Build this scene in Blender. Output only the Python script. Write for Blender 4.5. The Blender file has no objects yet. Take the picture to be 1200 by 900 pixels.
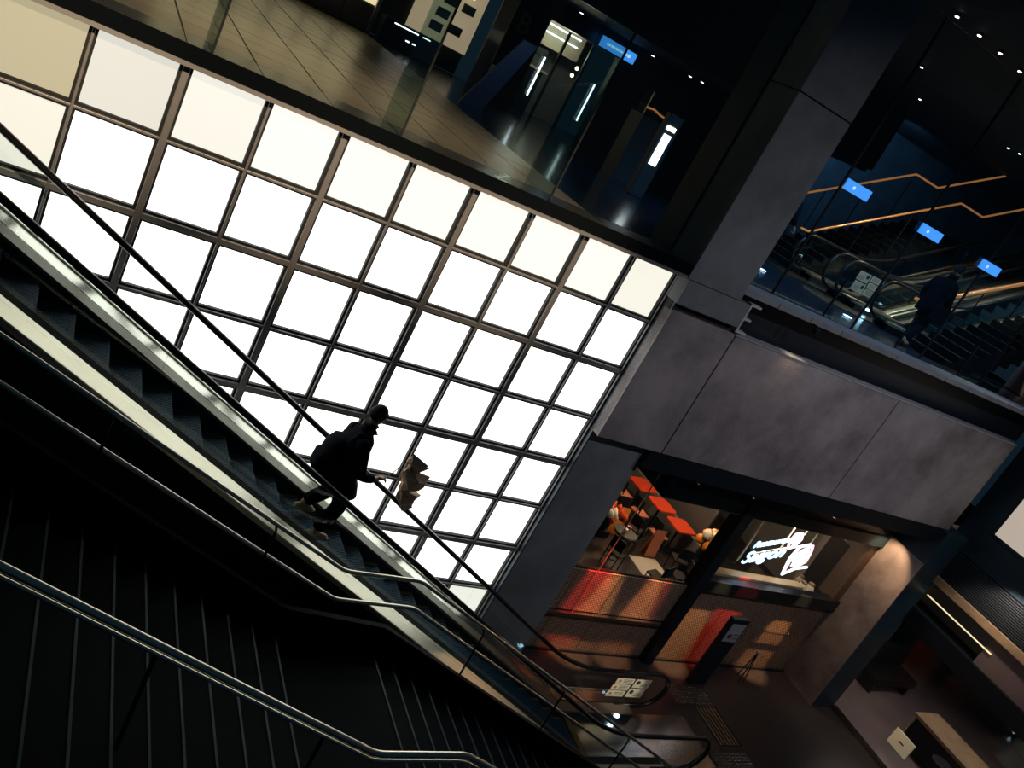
import bpy, bmesh, math, random
from mathutils import Vector, Matrix, noise
random.seed(7)
SC = bpy.context.scene
COL = SC.collection
U = 0.87                                   # metres per layout unit (the layout below is in units of one light panel)

# ------------------------------------------------------------------ camera, world, lights, exposure
cam_d = bpy.data.cameras.new('camera'); cam = bpy.data.objects.new('camera', cam_d); COL.objects.link(cam)
cam_d.sensor_width = 36.0; cam_d.lens = 36.0 * 991.39 / 1200.0; cam_d.clip_end = 300
Rr = Vector((0.819, -0.356, 0.450)).normalized()
Rf = Vector((0.523, 0.787, -0.328)).normalized()
Ru = Rr.cross(Rf).normalized(); Rf = Ru.cross(Rr).normalized()
cam.matrix_world = Matrix(((Rr.x, Ru.x, -Rf.x, -9.172 * U), (Rr.y, Ru.y, -Rf.y, -10.914 * U), (Rr.z, Ru.z, -Rf.z, 1.769 * U), (0, 0, 0, 1)))
SC.camera = cam
w = bpy.data.worlds.new('night_hall'); SC.world = w; w.use_nodes = True
w.node_tree.nodes['Background'].inputs[0].default_value = (0.10, 0.26, 0.42, 1)
w.node_tree.nodes['Background'].inputs[1].default_value = 0.040

def area(name, loc, target, size, sizey, energy, color):
    d = bpy.data.lights.new(name, 'AREA'); d.shape = 'RECTANGLE'; d.size = size * U; d.size_y = sizey * U
    d.energy = energy * U * U; d.color = color
    o = bpy.data.objects.new(name, d); COL.objects.link(o); o.location = Vector(loc) * U
    o.rotation_euler = (Vector(target) - Vector(loc)).to_track_quat('-Z', 'Y').to_euler(); return o
def spot(name, loc, target, energy, color, ang=60, blend=0.6, rad=0.05):
    d = bpy.data.lights.new(name, 'SPOT'); d.energy = energy * U * U; d.color = color
    d.spot_size = math.radians(ang); d.spot_blend = blend; d.shadow_soft_size = rad
    o = bpy.data.objects.new(name, d); COL.objects.link(o); o.location = Vector(loc) * U
    o.rotation_euler = (Vector(target) - Vector(loc)).to_track_quat('-Z', 'Y').to_euler(); return o
def point(name, loc, energy, color, rad=0.08):
    d = bpy.data.lights.new(name, 'POINT'); d.energy = energy * U * U; d.color = color; d.shadow_soft_size = rad
    o = bpy.data.objects.new(name, d); COL.objects.link(o); o.location = Vector(loc) * U; return o

for hx in (2.5, 5.5, 8.5):
    spot('hall_spot', (hx, -9.5, 6.5), (hx - 0.3, 0, -1.6), 760, (0.94, 0.88, 0.96), 62, 0.9, 0.08)  # added camera-side fill for the concrete faces
for hx in (-9.0, -6.0, -3.0):
    spot('wall_spot', (hx, -9.0, 3.2), (hx, 0.0, -0.30), 4200, (1.0, 0.74, 0.47), 25, 1.0, 0.08)  # added warm light, out of view, that tints the upper mullions tan
for hx, hy, he in ((-8.5, 2.6, 420), (-5.8, 2.6, 380), (-3.2, 2.4, 190), (-4.6, 6.0, 190)):
    spot('upper_floor_spot', (hx, hy, 5.2), (hx, hy, 0.2), he, (1.0, 0.84, 0.60), 80, 0.9, 0.06)  # added overhead fill that brightens the tile floor
SC.view_settings.view_transform = 'Standard'; SC.view_settings.look = 'None'
SC.view_settings.exposure = 0.0; SC.view_settings.gamma = 1.0
SC.view_settings.use_curve_mapping = False

# ------------------------------------------------------------------ materials
MATS = {}
def mat(name, base=(0.5, 0.5, 0.5), rough=0.5, metal=0.0, emit=None, es=0.0, var=0.0, vscale=3.0, bump=0.0, bscale=40.0, spec=None, alpha=None, stretch=None):
    m = bpy.data.materials.new(name); m.use_nodes = True; nt = m.node_tree; b = nt.nodes['Principled BSDF']
    b.inputs['Base Color'].default_value = (*base, 1); b.inputs['Roughness'].default_value = rough; b.inputs['Metallic'].default_value = metal
    if spec is not None: b.inputs['Specular IOR Level'].default_value = spec
    tc = None
    if var or bump:
        tc = nt.nodes.new('ShaderNodeTexCoord'); mp = nt.nodes.new('ShaderNodeMapping'); nt.links.new(tc.outputs['Object'], mp.inputs[0])
        if stretch: mp.inputs['Scale'].default_value = stretch
    if var:
        n = nt.nodes.new('ShaderNodeTexNoise'); n.inputs['Scale'].default_value = vscale; n.inputs['Detail'].default_value = 6; n.inputs['Roughness'].default_value = 0.62
        nt.links.new(mp.outputs[0], n.inputs['Vector'])
        r = nt.nodes.new('ShaderNodeValToRGB'); nt.links.new(n.outputs['Fac'], r.inputs[0])
        r.color_ramp.elements[0].position = 0.33; r.color_ramp.elements[1].position = 0.68
        r.color_ramp.elements[0].color = (*[c * (1 - var) for c in base], 1); r.color_ramp.elements[1].color = (*[min(1, c * (1 + var)) for c in base], 1)
        nt.links.new(r.outputs[0], b.inputs['Base Color'])
    if bump:
        n2 = nt.nodes.new('ShaderNodeTexNoise'); n2.inputs['Scale'].default_value = bscale; n2.inputs['Detail'].default_value = 4
        nt.links.new(mp.outputs[0], n2.inputs['Vector'])
        bp = nt.nodes.new('ShaderNodeBump'); bp.inputs['Strength'].default_value = bump; bp.inputs['Distance'].default_value = 0.02
        nt.links.new(n2.outputs['Fac'], bp.inputs['Height']); nt.links.new(bp.outputs[0], b.inputs['Normal'])
    if emit:
        b.inputs['Emission Color'].default_value = (*emit, 1); b.inputs['Emission Strength'].default_value = es
    MATS[name] = m; return m
def glassmat(name, tint, refl=0.08, rough=0.0):
    m = bpy.data.materials.new(name); m.use_nodes = True; nt = m.node_tree; nt.nodes.clear()
    o = nt.nodes.new('ShaderNodeOutputMaterial'); mx = nt.nodes.new('ShaderNodeMixShader')
    t = nt.nodes.new('ShaderNodeBsdfTransparent'); g = nt.nodes.new('ShaderNodeBsdfGlossy')
    t.inputs[0].default_value = (*tint, 1); g.inputs['Roughness'].default_value = rough
    lw = nt.nodes.new('ShaderNodeLayerWeight'); lw.inputs[0].default_value = 0.5
    pw = nt.nodes.new('ShaderNodeMath'); pw.operation = 'POWER'; pw.inputs[1].default_value = 4.0; nt.links.new(lw.outputs['Facing'], pw.inputs[0])
    f = nt.nodes.new('ShaderNodeMath'); f.operation = 'MULTIPLY_ADD'; f.inputs[1].default_value = 0.7; f.inputs[2].default_value = refl * 0.4; nt.links.new(pw.outputs[0], f.inputs[0])
    nt.links.new(f.outputs[0], mx.inputs[0]); nt.links.new(t.outputs[0], mx.inputs[1]); nt.links.new(g.outputs[0], mx.inputs[2]); nt.links.new(mx.outputs[0], o.inputs[0])
    MATS[name] = m; return m
def panelmat(name):
    m = bpy.data.materials.new(name); m.use_nodes = True; nt = m.node_tree; b = nt.nodes['Principled BSDF']
    b.inputs['Base Color'].default_value = (0.10, 0.10, 0.09, 1); b.inputs['Roughness'].default_value = 0.5
    a = nt.nodes.new('ShaderNodeAttribute'); a.attribute_type = 'OBJECT'; a.attribute_name = 'lamp_power'
    c = nt.nodes.new('ShaderNodeAttribute'); c.attribute_type = 'OBJECT'; c.attribute_name = 'lamp_tint'
    nt.links.new(c.outputs['Color'], b.inputs['Emission Color']); nt.links.new(a.outputs['Fac'], b.inputs['Emission Strength'])
    MATS[name] = m; return m

mat('concrete', (0.23, 0.21, 0.215), 0.75, var=0.6, vscale=0.55, bump=0.25, bscale=30)
mat('concrete_pier', (0.165, 0.18, 0.195), 0.75, var=0.35, vscale=0.7, bump=0.25, bscale=30)
mat('concrete_dark', (0.035, 0.05, 0.06), 0.7, var=0.3, vscale=1.2)
mat('black_steel', (0.008, 0.014, 0.021), 0.4, 0.2)
mat('black_matte', (0.006, 0.008, 0.010), 0.7)
mat('void_black', (0.004, 0.006, 0.008), 0.95, spec=0.03)
mat('black_gloss', (0.004, 0.006, 0.008), 0.12)
mat('navy_panel', (0.012, 0.035, 0.055), 0.45, var=0.25, vscale=1.5)
mat('bronze', (0.24, 0.235, 0.24), 0.45, 0.4)
mat('frame_dark', (0.03, 0.04, 0.05), 0.4, 0.5)
panelmat('light_panel')
mat('stainless', (0.55, 0.53, 0.47), 0.22, 1.0)
mat('deck_cream', (0.78, 0.73, 0.58), 0.42, 0.9)
mat('deck_tan', (0.17, 0.14, 0.095), 0.5, 0.2)
mat('stainless_rail', (0.96, 0.90, 0.74), 0.36, 1.0)
mat('rubber', (0.008, 0.009, 0.010), 0.28)
mat('step_metal', (0.010, 0.044, 0.080), 0.5, 0.2, spec=0.25)
mat('yellow_line', (0.11, 0.075, 0.02), 0.6)
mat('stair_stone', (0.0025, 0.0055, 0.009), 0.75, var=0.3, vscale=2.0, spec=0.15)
mat('nosing', (0.030, 0.068, 0.100), 0.5, 0.0)
mat('granite_dark', (0.030, 0.026, 0.028), 0.35, var=0.35, vscale=9.0, bump=0.12, bscale=60)
mat('tile_tan', (0.21, 0.17, 0.12), 0.30, var=0.25, vscale=1.6, bump=0.06, bscale=6, stretch=(0.35, 3.5, 1))
mat('tile_grey', (0.075, 0.072, 0.066), 0.25, var=0.15, vscale=3)
mat('dark_floor', (0.010, 0.026, 0.045), 0.18)
glassmat('glass_clear', (0.96, 0.99, 0.98), 0.075)
glassmat('glass_teal', (0.74, 0.86, 0.82), 0.06)
glassmat('glass_smoke', (0.86, 0.94, 0.96), 0.06)
mat('paper_white', (0.75, 0.70, 0.56), 0.6)
mat('notice_cream', (0.85, 0.77, 0.56), 0.6)
mat('notice_ink', (0.05, 0.05, 0.05), 0.6)
mat('notice_red', (0.55, 0.20, 0.10), 0.6)
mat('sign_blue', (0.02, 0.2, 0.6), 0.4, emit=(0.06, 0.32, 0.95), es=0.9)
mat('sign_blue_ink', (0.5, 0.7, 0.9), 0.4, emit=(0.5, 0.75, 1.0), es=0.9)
mat('lamp_white', (0.9, 0.9, 0.9), 0.4, emit=(0.85, 0.95, 1.0), es=3.0)
mat('lamp_blue', (0.6, 0.8, 1), 0.4, emit=(0.45, 0.75, 1.0), es=9.0)
mat('lamp_warm', (1, 0.8, 0.6), 0.4, emit=(1.0, 0.72, 0.42), es=6.0)
mat('lamp_dot', (1, 1, 1), 0.4, emit=(0.75, 0.92, 1.0), es=5.0)
mat('neon_blue', (0.8, 0.9, 1), 0.3, emit=(0.42, 0.68, 1.0), es=2.3)
mat('neon_pink', (1, 0.8, 0.85), 0.3, emit=(1.0, 0.50, 0.64), es=1.8)
mat('neon_white', (1, 1, 1), 0.3, emit=(0.80, 0.92, 1.0), es=2.2)
mat('rod_white', (0.85, 0.78, 0.62), 0.4)
mat('orange_rail', (0.62, 0.27, 0.10), 0.3, 0.6, emit=(1.0, 0.36, 0.10), es=0.34)
mat('red_top', (0.62, 0.06, 0.02), 0.4)
mat('red_frame', (0.60, 0.10, 0.03), 0.45)
mat('orange_cloth', (0.85, 0.28, 0.02), 0.6)
mat('salmon', (0.62, 0.22, 0.13), 0.5)
mat('white_cloth', (0.85, 0.80, 0.66), 0.6)
mat('cream_board', (0.62, 0.57, 0.48), 0.6)
mat('tan_wood', (0.42, 0.30, 0.18), 0.5, var=0.2, vscale=4)
mat('beige_wall', (0.45, 0.38, 0.28), 0.7)
mat('pink_panel', (0.22, 0.17, 0.17), 0.5, var=0.1, vscale=2)
mat('shop_floor', (0.30, 0.24, 0.24), 0.3, var=0.2, vscale=1.0)
mat('shop_wall', (0.16, 0.17, 0.18), 0.6)
mat('skin', (0.50, 0.30, 0.20), 0.55)
mat('coat_black', (0.005, 0.008, 0.014), 0.9, spec=0.08)
mat('trouser_black', (0.005, 0.008, 0.013), 0.9, spec=0.08)
mat('cap_black', (0.010, 0.013, 0.020), 0.85)
mat('bag_navy', (0.005, 0.008, 0.014), 0.9, spec=0.08)
mat('shoe_tan', (0.30, 0.24, 0.17), 0.6)
mat('kraft', (0.55, 0.38, 0.25), 0.7, var=0.15, vscale=8)
mat('string', (0.55, 0.45, 0.30), 0.7)
mat('slat_dark', (0.05, 0.065, 0.08), 0.4, 0.4)
mat('glow_cream', (0.7, 0.6, 0.4), 0.5, emit=(1.0, 0.80, 0.45), es=0.9)
mat('lit_board', (0.5, 0.45, 0.4), 0.6, emit=(1.0, 0.85, 0.70), es=0.42)  # brightness of the cream wall board put in as glow
mat('gallery_glow', (0.5, 0.42, 0.3), 0.6, emit=(1.0, 0.78, 0.50), es=0.28)  # light falling on the display wall put into its material as glow
mat('ledge_tan', (0.42, 0.30, 0.18), 0.35, emit=None)
mat('eye_white', (0.8, 0.8, 0.8), 0.3); mat('eye_dark', (0.02, 0.015, 0.01), 0.2); mat('lip', (0.38, 0.16, 0.13), 0.5)
mat('bracket_grey', (0.45, 0.46, 0.48), 0.45)
mat('grey_plate', (0.30, 0.33, 0.36), 0.5)

def perforated():
    m = mat('perforated_metal', (0.30, 0.20, 0.15), 0.36, 0.35); nt = m.node_tree; b = nt.nodes['Principled BSDF']
    tc = nt.nodes.new('ShaderNodeTexCoord'); mp = nt.nodes.new('ShaderNodeMapping'); nt.links.new(tc.outputs['Object'], mp.inputs[0])
    mp.inputs['Rotation'].default_value = (math.radians(90), 0, 0)
    br = nt.nodes.new('ShaderNodeTexBrick'); br.inputs['Scale'].default_value = 1.0
    br.inputs['Brick Width'].default_value = 0.065; br.inputs['Row Height'].default_value = 0.034; br.inputs['Mortar Size'].default_value = 0.008; br.inputs['Mortar Smooth'].default_value = 0.3
    nt.links.new(mp.outputs[0], br.inputs['Vector'])
    br.inputs['Color1'].default_value = (0.58, 0.42, 0.30, 1); br.inputs['Color2'].default_value = (0.48, 0.33, 0.23, 1); br.inputs['Mortar'].default_value = (0.03, 0.02, 0.02, 1)
    nt.links.new(br.outputs['Color'], b.inputs['Base Color'])
    bp = nt.nodes.new('ShaderNodeBump'); bp.inputs['Strength'].default_value = 0.6; bp.inputs['Distance'].default_value = 0.01; bp.invert = True
    nt.links.new(br.outputs['Fac'], bp.inputs['Height']); nt.links.new(bp.outputs[0], b.inputs['Normal'])
perforated()

# ------------------------------------------------------------------ mesh helpers (layout units)
def wloc(o):
    p = Vector((0, 0, 0))
    while o is not None: p = p + o.location; o = o.parent
    return p
class MB:
    def __init__(s): s.v = []; s.f = []
    def add(s, vs, fs):
        k = len(s.v); s.v += [Vector(v) for v in vs]; s.f += [tuple(i + k for i in f) for f in fs]; return s
    def box(s, a, b, ch=0.0):
        x0, y0, z0 = [min(p, q) for p, q in zip(a, b)]; x1, y1, z1 = [max(p, q) for p, q in zip(a, b)]
        if ch <= 0:
            return s.add([(x0, y0, z0), (x1, y0, z0), (x1, y1, z0), (x0, y1, z0), (x0, y0, z1), (x1, y0, z1), (x1, y1, z1), (x0, y1, z1)],
                         [(0, 3, 2, 1), (4, 5, 6, 7), (0, 1, 5, 4), (1, 2, 6, 5), (2, 3, 7, 6), (3, 0, 4, 7)])
        bm = bmesh.new(); bmesh.ops.create_cube(bm, size=1)
        for v in bm.verts: v.co = Vector(((x0 + x1) / 2 + v.co.x * (x1 - x0), (y0 + y1) / 2 + v.co.y * (y1 - y0), (z0 + z1) / 2 + v.co.z * (z1 - z0)))
        bmesh.ops.bevel(bm, geom=list(bm.edges), offset=ch, segments=2, profile=0.5, affect='EDGES')
        s.frombm(bm); return s
    def frombm(s, bm):
        bm.verts.ensure_lookup_table(); bm.verts.index_update()
        s.add([v.co.copy() for v in bm.verts], [tuple(v.index for v in f.verts) for f in bm.faces]); bm.free(); return s
    def prism(s, pts, y0, y1):           # polygon in the XZ plane, extruded along Y
        n = len(pts); vs = [(p[0], y0, p[1]) for p in pts] + [(p[0], y1, p[1]) for p in pts]
        return s.add(vs, [tuple(range(n)), tuple(range(2 * n - 1, n - 1, -1))] + [(i, i + n, (i + 1) % n + n, (i + 1) % n) for i in range(n)])
    def prismz(s, pts, z0, z1):          # polygon in the XY plane, extruded along Z
        n = len(pts); vs = [(p[0], p[1], z0) for p in pts] + [(p[0], p[1], z1) for p in pts]
        return s.add(vs, [tuple(range(n - 1, -1, -1)), tuple(range(n, 2 * n))] + [(i, (i + 1) % n, (i + 1) % n + n, i + n) for i in range(n)])
    def tube(s, pts, r, n=8, ry=None, cap=True):
        pts = [Vector(p) for p in pts]; rings = []; k0 = len(s.v); m = len(pts)
        rr = r if isinstance(r, (list, tuple)) else [r] * m
        for i, p in enumerate(pts):
            t = (pts[min(i + 1, m - 1)] - pts[max(i - 1, 0)]).normalized()
            a = Vector((0, 1, 0)) if abs(t.y) < 0.9 else Vector((1, 0, 0))
            a = (a - t * a.dot(t)).normalized(); b = t.cross(a)
            for j in range(n):
                th = 2 * math.pi * (j + 0.5) / n
                s.v.append(p + a * math.cos(th) * (ry if ry else rr[i]) + b * math.sin(th) * rr[i])
        for i in range(m - 1):
            for j in range(n):
                q = (j + 1) % n; s.f.append((k0 + i * n + j, k0 + i * n + q, k0 + (i + 1) * n + q, k0 + (i + 1) * n + j))
        if cap: s.f.append(tuple(k0 + j for j in range(n - 1, -1, -1))); s.f.append(tuple(k0 + (m - 1) * n + j for j in range(n)))
        return s
    def lathe(s, prof, c, n=16):
        k0 = len(s.v); m = len(prof)
        for r, z in prof:
            for j in range(n):
                th = 2 * math.pi * j / n; s.v.append(Vector((c[0] + r * math.cos(th), c[1] + r * math.sin(th), c[2] + z)))
        for i in range(m - 1):
            for j in range(n):
                q = (j + 1) % n; s.f.append((k0 + i * n + j, k0 + i * n + q, k0 + (i + 1) * n + q, k0 + (i + 1) * n + j))
        s.f.append(tuple(k0 + j for j in range(n - 1, -1, -1))); s.f.append(tuple(k0 + (m - 1) * n + j for j in range(n))); return s
    def ball(s, c, r, seg=10, jit=0.0):
        bm = bmesh.new(); bmesh.ops.create_uvsphere(bm, u_segments=seg, v_segments=max(4, seg * 2 // 3), radius=1)
        rr = r if isinstance(r, (tuple, list)) else (r, r, r)
        for v in bm.verts:
            k = 1 + jit * noise.noise(v.co * 2.3 + Vector(c)); v.co = Vector((c[0] + v.co.x * rr[0] * k, c[1] + v.co.y * rr[1] * k, c[2] + v.co.z * rr[2] * k))
        return s.frombm(bm)
    def build(s, name, m, parent=None, smooth=False, label=None, cat=None, group=None, kind=None, at=None):
        me = bpy.data.meshes.new(name)
        if parent is not None: o0 = wloc(parent)
        elif at is not None: o0 = Vector(at)
        else:
            xs = [v.x for v in s.v]; ys = [v.y for v in s.v]; zs = [v.z for v in s.v]
            o0 = Vector(((min(xs) + max(xs)) / 2, (min(ys) + max(ys)) / 2, min(zs)))
        loc = Vector((0, 0, 0)) if parent is not None else o0
        if parent is not None and at is not None: loc = Vector(at) - o0; o0 = Vector(at)
        me.from_pydata([tuple(v - o0) for v in s.v], [], s.f)
        bm = bmesh.new(); bm.from_mesh(me); bmesh.ops.recalc_face_normals(bm, faces=bm.faces); bm.to_mesh(me); bm.free()
        me.materials.append(MATS[m])
        if smooth:
            for p in me.polygons: p.use_smooth = True
        o = bpy.data.objects.new(name, me); COL.objects.link(o); o.location = loc; o.parent = parent
        return tag(o, label, cat, group, kind)
def tag(o, label=None, cat=None, group=None, kind=None):
    if label: o['label'] = label
    if cat: o['category'] = cat
    if group: o['group'] = group
    if kind: o['kind'] = kind
    return o
def empty(name, loc, label=None, cat=None, group=None, kind=None):
    o = bpy.data.objects.new(name, None); COL.objects.link(o); o.location = loc; o.empty_display_size = 0.2
    return tag(o, label, cat, group, kind)
def dupe(o, loc=None, parent=None):
    c = o.copy(); COL.objects.link(c); c.parent = parent if parent is not None else o.parent
    if loc is not None: c.location = loc
    return c
def copy_tree(o, loc, label=None, rz=None):
    c = o.copy(); COL.objects.link(c); c.location = loc
    if rz is not None: c.rotation_euler = (0, 0, rz)
    if label: c['label'] = label
    for ch in o.children:
        d = ch.copy(); COL.objects.link(d); d.parent = c
        for g in ch.children:
            e = g.copy(); COL.objects.link(e); e.parent = d
    return c
def box(name, a, b, m, parent=None, ch=0.0, **k): return MB().box(a, b, ch).build(name, m, parent, **k)
def text_mesh(body, size, extrude, shear=0.0, bevel=0.0):
    cu = bpy.data.curves.new('t', 'FONT'); cu.body = body; cu.size = size; cu.extrude = extrude; cu.shear = shear; cu.bevel_depth = bevel; cu.resolution_u = 3
    o = bpy.data.objects.new('t', cu); COL.objects.link(o); dg = bpy.context.evaluated_depsgraph_get(); dg.update()
    me = bpy.data.meshes.new_from_object(o.evaluated_get(dg)); bpy.data.objects.remove(o); vs = [v.co.copy() for v in me.vertices]; fs = [tuple(p.vertices) for p in me.polygons]
    bpy.data.meshes.remove(me); return vs, fs
def text(name, body, size, origin, m, parent, right=(1, 0, 0), up=(0, 0, 1), shear=0.0, extrude=0.006, bevel=0.0, **k):
    vs, fs = text_mesh(body, size, extrude, shear, bevel); r = Vector(right).normalized(); u = Vector(up).normalized(); n = r.cross(u); o = Vector(origin)
    return MB().add([o + r * v.x + u * v.y + n * v.z for v in vs], fs).build(name, m, parent, **k)

ZF = -9.05      # lower hall floor
ZU = 0.20       # upper floor
T30 = math.tan(math.pi / 6)

# ================================================================== STRUCTURE
# ---- the luminous grid wall
wall = empty('wall_back', (-6, 0.3, -8), kind='structure', label='backlit wall of square white light panels in a dark metal grid')
CN, RN = 12, 8
WID = lambda i: 0.150 if i % 2 == 0 else 0.098       # opening between neighbouring panels
FAC = lambda i: 0.082 if i % 2 == 0 else 0.034       # width of the metal face
proto = None
for r in range(RN):
    for c in range(CN):
        x1 = -c - WID(c) / 2 if c else -0.09; x0 = -c - 1 + WID(c + 1) / 2
        z1 = -r - WID(r) / 2 if r else -0.05; z0 = -r - 1 + WID(r + 1) / 2
        o = MB().box((x0 - 0.02, 0.10, z0 - 0.02), (x1 + 0.02, 0.13, z1 + 0.02)).build('light_panel', 'light_panel', wall)
        p = 2.1; t = (1.0, 0.985, 0.93)
        if r == 0: p = 1.0; t = (1.0, 0.98, 0.90)
        if r == 0 and c == 8: p = 0.74; t = (1.0, 0.97, 0.86)
        if r == 0 and c == 7: p = 0.88; t = (1.0, 0.975, 0.88)
        if r == 0 and c >= 9: p = 0.47; t = (1.0, 0.88, 0.55)
        if r == 1 and c >= 9: p = 0.88; t = (1.0, 0.96, 0.82)
        if r == 7: p = 1.0; t = (1.0, 0.97, 0.86)
        if r == 0 and c == 0: p = 0.95; t = (1.0, 0.97, 0.85)
        o['lamp_power'] = p; o['lamp_tint'] = t
for c in range(CN + 1):
    x = -c if c else -0.055; wd = FAC(c) if c else 0.03; gw = WID(c) / 2 if c else 0.04
    MB().box((x - wd / 2, -0.015, -8.0), (x + wd / 2, 0.12, -0.03), 0.008).build('mullion', 'bronze', wall)
    MB().box((x - gw, 0.03, -8.0), (x + gw, 0.14, -0.03)).build('mullion_gasket', 'black_matte', wall)
for r in range(RN + 1):
    z = -r if r else -0.03; wd = FAC(r) if r else 0.05; gw = WID(r) / 2 if r else 0.04
    MB().box((-12.0, -0.008, z - wd / 2), (-0.02, 0.12, z + wd / 2), 0.008).build('transom', 'bronze', wall)
    MB().box((-12.0, 0.035, z - gw), (-0.02, 0.14, z + gw)).build('transom_gasket', 'black_matte', wall)
box('wall_back_casing', (-12.1, 0.15, -8.1), (0.0, 0.45, 0.0), 'black_matte', kind='structure')
box('wall_back_plinth', (-12.1, -0.02, ZF), (0.0, 0.45, -8.05), 'concrete_dark', kind='structure')
# slab edge above the light wall and the tiled upper floor
fl = empty('floor_upper', (-7, 8, ZU), kind='structure', label='polished tan tile floor of the upper level behind the glass wall')
box('slab', (-14, -0.28, 0.0), (-0.05, 17, 0.17), 'concrete_dark', fl)
box('slab_edge', (-14, -0.30, -0.02), (-0.05, -0.27, 0.205), 'void_black', fl)
box('edge_channel', (-14, -0.325, -0.035), (-0.05, -0.30, 0.02), 'bronze', fl)
xs = [-1.93 - 0.883 * k for k in range(0, 12)]
for k in range(11):
    box('border_stone', (xs[k + 1] + 0.006, -0.265, 0.16), (xs[k] - 0.006, 0.49, ZU), 'tile_grey', fl)
box('border_stone', (-1.90, -0.265, 0.16), (-0.06, 0.49, ZU - 0.01), 'black_steel', fl)
for k in range(11):
    for j in range(18):
        y0 = 0.5 + 0.883 * j
        box('floor_tile', (xs[k + 1] + 0.014, y0 + 0.014, 0.13), (xs[k] - 0.014, y0 + 0.869, ZU + random.uniform(-0.002, 0.002)), 'tile_tan', fl)
box('floor_upper_dark', (-1.93, 0.49, 0.02), (16, 17, ZU - 0.004), 'dark_floor', kind='structure')
# glass wall of the upper level with fins
for i, x in enumerate((-10.22, -7.83, -5.42, -3.03)):
    g = box('window_%d' % (i + 1), (x + 0.012, -0.262, ZU), (x + (2.38 if i < 3 else 2.80), -0.238, 5.4), 'glass_clear', kind='structure')
    f = box('window_fin', (x - 0.012, -0.235, ZU), (x + 0.012, 0.66, 5.4), 'glass_teal', g)
    box('fin_edge', (x - 0.016, -0.262, ZU), (x + 0.010, -0.237, 5.4), 'black_steel', g)
# ---- concrete pier, beam panels
pier = empty('wall_pier', (0.5, 0, ZF), kind='structure', label='tall board-marked concrete pier beside the light panel wall')
box('pier_block', (-0.13, -0.34, -0.02), (1.12, 0.39, 3.18), 'concrete_pier', pier, 0.012)
box('pier_block', (-0.13, -0.34, 3.20), (1.12, 0.39, 6.4), 'concrete_pier', pier, 0.012)
box('pier_block', (-0.06, -0.325, -0.47), (1.42, 0.3, -0.03), 'concrete_pier', pier, 0.012)
box('pier_gap', (-0.04, -0.2, -0.62), (1.5, 0.3, -0.40), 'black_matte', pier)
box('pier_block', (0.0, -0.10, ZF), (1.36, 0.3, -3.1), 'concrete_pier', pier, 0.012)
box('pier_jamb', (-0.03, -0.26, -3.1), (0.02, 0.1, -0.03), 'navy_panel', pier)
box('pier_jamb', (-0.03, -0.11, -8.4), (0.0, 0.1, -3.1), 'navy_panel', pier)
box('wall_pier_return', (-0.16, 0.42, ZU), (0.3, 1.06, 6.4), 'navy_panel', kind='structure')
beam = empty('wall_beam', (6, 0, -3.2), kind='structure', label='band of large stained concrete panels above the restaurant window')
for a, b in ((-0.03, 1.49), (1.515, 6.42), (6.445, 11.1)):
    box('concrete_panel', (a, -0.30, -3.16), (b, -0.06, -0.60), 'concrete', beam, 0.012)
box('beam_core', (0.02, -0.10, -3.14), (11.2, 0.3, -0.62), 'black_matte', beam)
box('trim_1', (1.5, -0.315, -0.61), (11.1, -0.02, -0.585), 'grey_plate', kind='structure')
# slot above the beam and slab of the right upper floor
sl = empty('wall_slot', (6, 0.2, -0.6), kind='structure', label='dark recessed slot between the concrete beam and the slab edge')
box('slot_back', (1.42, 0.18, -0.62), (11.9, 0.24, 0.16), 'black_steel', sl)
box('slot_soffit', (1.42, -0.22, 0.06), (11.9, 0.24, 0.12), 'black_steel', sl)
for k in range(12):
    a = 1.14 + k * 0.88
    box('edge_stone', (a, -0.30, 0.10), (a + 0.865, 0.40, ZU), 'concrete_pier', sl, 0.006)
ch = MB().box((1.46, -0.27, -0.56), (1.50, -0.14, 0.0)).box((1.50, -0.27, -0.04), (1.72, -0.14, 0.0)).box((1.50, -0.27, -0.31), (1.66, -0.14, -0.27)).box((1.50, -0.27, -0.56), (1.72, -0.14, -0.52))
ch.build('steel_bracket', 'bracket_grey', label='grey steel channel bracket at the end of the dark slot', cat='bracket')
# glass wall of the right upper floor
for i in range(4):
    x = 2.45 + (i - 1) * 2.36
    g = box('window_%d' % (i + 5), (max(x, 1.14) + 0.01, 0.41, ZU), (x + 2.34, 0.43, 5.4), 'glass_smoke', kind='structure')
    box('glass_joint', (x + 2.33, 0.40, ZU), (x + 2.362, 0.44, 5.4), 'black_steel', g)
    box('pane_joint', (x + 1.45, 0.40, ZU), (x + 1.475, 0.44, 1.0), 'black_steel', g)
# ---- lower hall
box('floor', (-16, -14, ZF - 0.3), (22, 14, ZF), 'granite_dark', kind='structure')
lint = empty('wall_lintel', (6, 0, -4), kind='structure', label='black steel lintel over the restaurant opening')
box('lintel', (1.30, -0.27, -3.56), (10.95, 0.0, -3.17), 'black_steel', lint)
box('head_frame', (3.2, 0.62, -4.55), (10.9, 0.9, -4.24), 'navy_panel', lint)
box('soffit', (1.30, 0.0, -3.56), (10.9, 0.9, -3.50), 'black_matte', lint)
box('head_return', (3.12, 0.62, -4.55), (3.22, 1.8, -3.50), 'navy_panel', lint)
box('head_panel', (3.2, 0.70, -4.26), (10.9, 0.85, -3.52), 'black_steel', lint)
rp = empty('wall_right_pier', (11.4, 0, ZF), kind='structure', label='concrete pier lit warm on its side at the end of the restaurant')
box('pier_core', (10.93, -0.44, ZF), (11.85, 1.0, -3.2), 'navy_panel', rp)
box('pier_side', (10.90, -0.44, ZF), (10.93, 0.95, -4.15), 'concrete', rp)
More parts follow.
